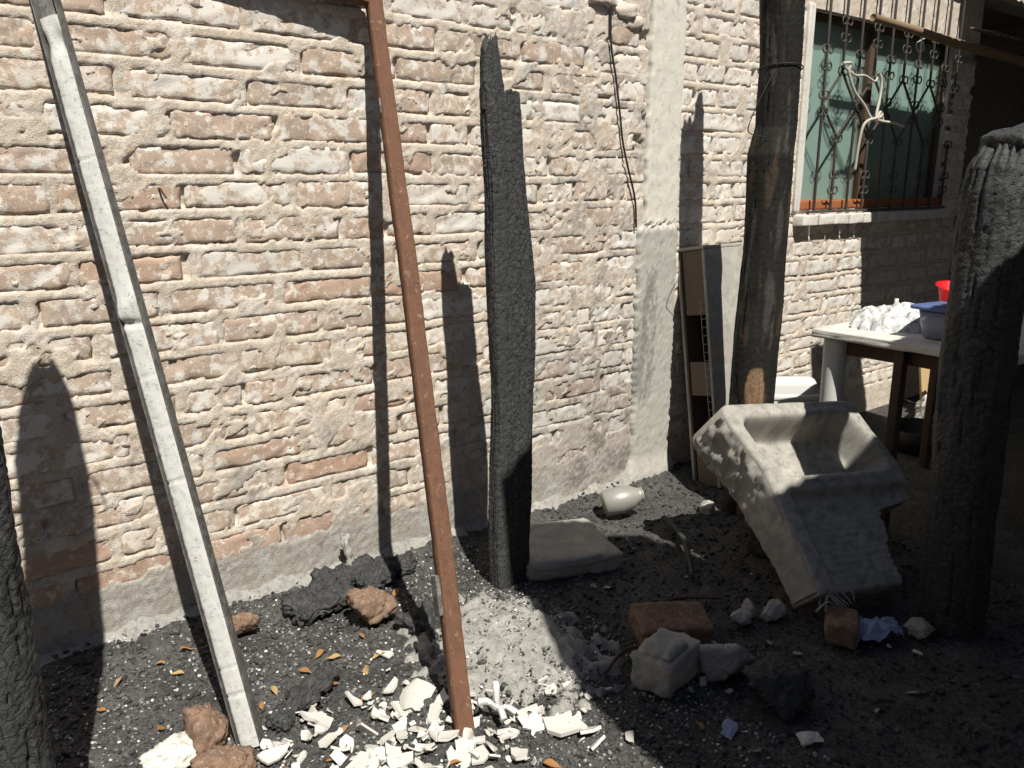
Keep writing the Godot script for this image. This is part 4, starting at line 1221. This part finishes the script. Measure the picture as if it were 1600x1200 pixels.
	# a shred of burnt paper standing on the skirting
	var sh := single("burnt_shred", "curled grey shred standing on the charred bark by the wall", "shred", rbox(Vector3(0.030, 0.13, 0.012), 0.004, 12, 0.016, 23.0, 1.8), M.concrete, Vector3(1.135, 0.085, 0.065))
	sh.rotation_degrees = Vector3(-8, 20, 6)
	# glass jar
	var j := single("glass_jar", "dusty pale glass jar lying against the foot of the column", "jar", lathe([[0.0, 0.0], [0.0, 0.042], [0.008, 0.05], [0.07, 0.054], [0.12, 0.046], [0.145, 0.030], [0.16, 0.028], [0.163, 0.031], [0.166, 0.026], [0.14, 0.024]], 32), M.bottle_glass, Vector3(2.17, 0.056, 0.215))
	j.rotation_degrees = Vector3(78, 60, 0)
	# sticks
	for q in [[Vector3(2.30, 0.03, 0.42), Vector3(2.20, 0.04, 0.60), Vector3(2.02, 0.02, 0.80), 0.013, "thin dark stick lying on the shaded ground left of the sink"], [Vector3(1.40, 0.02, 1.02), Vector3(1.50, 0.045, 1.0), Vector3(1.56, 0.06, 1.06), 0.006, "pale split twig pointing at the mortared block"], [Vector3(1.75, 0.02, 0.85), Vector3(1.86, 0.025, 0.87), Vector3(1.98, 0.02, 0.95), 0.006, "dark twig behind the red brick"]]:
		single("stick", q[4], "stick", tube(smooth_path([q[0], q[1], q[2]]), q[3], 7, q[3] * 0.6), M.char if q[3] > 0.01 else M.dark_wood)
	# blue rag and pale bits in the shade
	var st := begin()
	var P := PackedVector3Array()
	for k in 18:
		for i in 18:
			var u := i / 17.0 * 2.0 - 1.0; var v := k / 17.0 * 2.0 - 1.0
			P.append(Vector3(u * 0.085, 0.03 + 0.030 * bl.get_noise_2d(u * 0.5, v * 0.5) + 0.012 * bn.get_noise_2d(u * 0.03, v * 0.03) - 0.02 * Vector2(u, v).length(), -v * 0.05 * (1.0 - 0.4 * u)))
	grid_into(st, P, 18, 18)
	single("blue_rag", "crumpled pale blue rag on the ground before the charred post", "rag", done(st), M.blue_rag, Vector3(2.17, 0.02, 1.345)).rotation_degrees.y = -30
	st = begin()
	for i in 7:
		tube_into(st, smooth_path([Vector3(0.02 * i - 0.06, 0.01, 0.02 * sin(i * 2.0)), Vector3(0.02 * i - 0.05, 0.05 + 0.01 * sin(i), 0.03 * cos(i)), Vector3(0.015 * i - 0.03, 0.02, 0.05)]), 0.005, 5, 0.002)
	single("shredded_rope", "shredded grey rope tangle at the sink's lower corner", "rope", done(st), M.grey_rope, Vector3(2.12, 0.06, 1.23))

# ================================================================ shards, leaves
func shard_mesh(sd: int, thick := 0.007) -> ArrayMesh:
	var g := RandomNumberGenerator.new()
	g.seed = sd
	var n := g.randi_range(5, 8)
	var pts := []
	var a := g.randf() * TAU
	for i in n:
		a += TAU / n * g.randf_range(0.65, 1.35)
		pts.append(Vector2(cos(a), sin(a) * g.randf_range(0.5, 0.8)) * g.randf_range(0.45, 1.0) * 0.5)
	var bend := g.randf_range(-0.9, 1.5)
	var hook := g.randf_range(0.0, 0.5) if g.randf() < 0.35 else 0.0
	var rings := [0.0, 0.4, 0.75, 1.0]
	var st := begin()
	var lift := func(p: Vector2) -> float: return bend * (p.x * p.x) + hook * maxf(0.0, p.y) ** 2 * 2.0
	var T := thick / 0.05
	for side in [1.0, -1.0]:
		st.set_smooth_group(0)
		for k in 3:
			for i in n:
				var p0: Vector2 = pts[i] * rings[k]; var p1: Vector2 = pts[(i + 1) % n] * rings[k]
				var q0: Vector2 = pts[i] * rings[k + 1]; var q1: Vector2 = pts[(i + 1) % n] * rings[k + 1]
				var v := []
				for p in [p0, p1, q1, q0]: v.append(Vector3(p.x, lift.call(p) + side * T * 0.5 * (1.0 - 0.15 * p.length()), p.y))
				if side > 0.0:
					if k: tri(st, v[0], v[1], v[2])
					tri(st, v[0], v[2], v[3])
				else:
					if k: tri(st, v[0], v[2], v[1])
					tri(st, v[0], v[3], v[2])
	st.set_smooth_group(-1)
	for i in n:
		var p: Vector2 = pts[i]; var q: Vector2 = pts[(i + 1) % n]
		var a0 := Vector3(p.x, lift.call(p) + T * 0.45, p.y); var b0 := Vector3(q.x, lift.call(q) + T * 0.45, q.y)
		var dn := Vector3(0, -T * 0.9, 0)
		tri(st, a0, b0 + dn, b0); tri(st, a0, a0 + dn, b0 + dn)
	st.index()
	st.generate_normals()
	return st.commit()

func build_shards() -> void:
	var g := RandomNumberGenerator.new()
	g.seed = 4242
	var protos := []
	for i in 16: protos.append(shard_mesh(500 + i, g.randf_range(0.0035, 0.0065)))
	# a few large ones that can be told apart
	var big := [[0.955, 0.77, 0.10, 15, "largest flat white plaster shard standing up by the rusty jamb", 62.0], [0.90, 0.80, 0.075, 40, "broad white shard beside the largest one", 40.0], [1.18, 1.10, 0.085, -30, "white square shard lying apart to the right, near the shade", 6.0], [1.14, 1.01, 0.06, 20, "white squarish shard with a split corner, right of the knotted rag", 4.0], [0.72, 0.72, 0.07, 70, "cream curved shard left of the shard heap", 20.0], [0.80, 0.96, 0.06, 10, "pale tooth shaped shard in the front of the heap", 14.0]]
	for q in big:
		var o := single("plaster_shard", q[4], "shard", protos[int(q[2] * 1000) % 16], M.white_shard, Vector3(q[0], ground_y(q[0], q[1]) + 0.018, q[1]), "white shards")
		o.scale = Vector3.ONE * q[2] * 1.5
		o.rotation_degrees = Vector3(q[5], q[3], 0)
	var placed := 0
	while placed < 285:
		# most lie in a drift in front of the rusty jamb
		var x := 0.88 + g.randfn() * 0.21
		var z := 0.94 + g.randfn() * 0.15 + (x - 0.9) * 0.12
		if placed % 5 == 0:
			x = g.randf_range(0.45, 1.30); z = 0.62 + 0.45 * g.randf() + (x - 0.5) * 0.25
		if z < 0.55 or z > 1.42 or x < 0.35: continue
		var s := 0.020 + 0.055 * pow(g.randf(), 2.0)
		var o := single("plaster_shard", "one of the many small white plaster shards strewn before the rusty jamb", "shard", protos[g.randi() % 16], M.white_shard, Vector3(x, ground_y(x, z) + 0.006 + 0.014 * g.randf(), z), "small white shards")
		o.scale = Vector3(s, s, s) * 1.25
		o.rotation = Vector3(g.randfn() * 0.5, g.randf() * TAU, g.randfn() * 0.5)
		placed += 1
	# white rag knotted like a bow
	var st := begin()
	var c := Vector3(1.07, 0.03, 0.98)
	for q in [[Vector3(-0.045, 0.03, -0.02), 0.011], [Vector3(0.02, 0.05, -0.035), 0.010], [Vector3(-0.01, 0.0, 0.04), 0.009], [Vector3(0.03, 0.0, 0.035), 0.009]]:
		tube_into(st, smooth_path([c, c + q[0] * 0.5 + Vector3(0, 0.012, 0), c + q[0]]), 0.006, 7, q[1])
	single("knotted_rag", "white rag strip knotted like a bow among the shards", "rag", done(st), M.rag_cloth)
	# dry leaves
	var leaves := []
	for k in 5:
		var ls := begin()
		var P := PackedVector3Array()
		for j in 9:
			var t := j / 8.0
			var w := 0.21 * pow(sin(PI * pow(t, 0.75)), 1.2) + 0.004
			for i in 5:
				var u := i / 2.0 - 1.0
				P.append(Vector3(u * w, 0.07 * u * u * (1.0 + 0.4 * k) * w * 3.0 + 0.05 * sin(t * PI * (0.7 + 0.4 * k)), -(t - 0.5)))
		grid_into(ls, P, 5, 9)
		leaves.append(done(ls))
	var spots := [[0.366, 0.225], [0.43, 0.215], [0.48, 0.21], [0.50, 0.29], [0.56, 0.18], [0.40, 0.50], [0.68, 0.52], [0.63, 0.56], [0.845, 0.44], [0.87, 0.48], [0.99, 0.42], [0.81, 0.59], [0.92, 0.58], [0.74, 0.66], [0.86, 0.70], [0.62, 0.74], [0.75, 0.78], [0.58, 0.83], [0.97, 0.55], [1.19, 0.27], [0.69, 0.86], [0.94, 0.14], [0.90, 1.05], [1.07, 1.19], [1.16, 1.05], [0.78, 0.49], [0.30, 0.33], [1.62, 1.02], [1.45, 1.30], [1.70, 1.42]]
	for i in spots.size():
		var q: Array = spots[i]
		var o := single("dry_leaf", "one of the small dry orange brown leaves scattered on the char", "leaf", leaves[i % 5], M.leaf if i % 3 else M.leaf_pale, Vector3(q[0], ground_y(q[0], q[1]) + 0.010, q[1]), "dry leaves")
		var s := g.randf_range(0.030, 0.050)
		o.scale = Vector3(s, s, s)
		o.rotation = Vector3(g.randfn() * 0.3, g.randf() * TAU, g.randfn() * 0.3)
	# pale chips in the shaded part
	for i in 46:
		var x := g.randf_range(1.45, 2.3)
		var z := g.randf_range(0.35, 1.65)
		if x > 1.95 and z > 1.0 and z < 1.3: continue
		var o := single("pale_chip", "one of the small pale chips lying about in the shaded char", "chip", protos[g.randi() % 16], M.white_shard if i % 2 else M.concrete, Vector3(x, ground_y(x, z) + 0.008, z), "pale chips in the shade")
		var s := g.randf_range(0.012, 0.036)
		o.scale = Vector3(s, s, s) * 1.3
		o.rotation = Vector3(g.randfn() * 0.4, g.randf() * TAU, g.randfn() * 0.4)

func build_debris() -> void:
	var g := RandomNumberGenerator.new()
	g.seed = 99
	for kind in 3:
		var mesh := stone(Vector3(1.3, 0.6, 0.9) if kind < 2 else Vector3(1.0, 0.35, 0.8), 900 + kind, 7, 0.12, 5)
		var mm := MultiMesh.new()
		mm.transform_format = MultiMesh.TRANSFORM_3D
		mm.use_colors = true
		mm.mesh = mesh
		var n := 14000 if kind == 0 else 9000 if kind == 1 else 1600
		mm.instance_count = n
		for i in n:
			var x := g.randf_range(-0.2, 2.9)
			var z := absf(g.randf_range(0.02, 2.0))
			if kind == 1: x = g.randf_range(-0.2, 1.6)
			if kind == 2: x = g.randf_range(0.1, 1.6)
			var s := (0.004 + 0.015 * pow(g.randf(), 4.0)) if kind == 0 else (0.004 + 0.007 * g.randf())
			var ashy := exp(-((x - 1.29) ** 2 / 0.05 + (z - 0.74) ** 2 / 0.08))
			if kind == 0 and g.randf() < ashy * 0.85: s *= 0.35
			var b := Basis.from_euler(Vector3(g.randfn() * 0.5, g.randf() * TAU, g.randfn() * 0.5)).scaled(Vector3.ONE * s)
			mm.set_instance_transform(i, Transform3D(b, Vector3(x, ground_y(x, z) + s * 0.25 + (0.05 * ashy if ashy > 0.3 else 0.0), z)))
			var v := 0.03 + 0.07 * g.randf() ** 2
			if kind == 1: v = 0.07 + 0.25 * g.randf() ** 2
			if kind == 2: v = 0.35 + 0.4 * g.randf()
			mm.set_instance_color(i, Color(v, v * 0.99, v * 0.97))
		var o := MultiMeshInstance3D.new()
		o.name = ["charcoal_grit", "ash_grit", "plaster_crumbs"][kind]
		o.multimesh = mm
		var m := StandardMaterial3D.new()
		m.vertex_color_use_as_albedo = true
		m.roughness = 0.75 if kind == 0 else 0.9
		o.material_override = m
		add_child(o, true)
		tag(o, ["loose black charcoal grit covering the yard floor", "grey ash grit mixed into the charcoal on the floor", "tiny white plaster crumbs strewn over the charcoal"][kind], ["charcoal", "ash", "crumbs"][kind], "", "stuff")
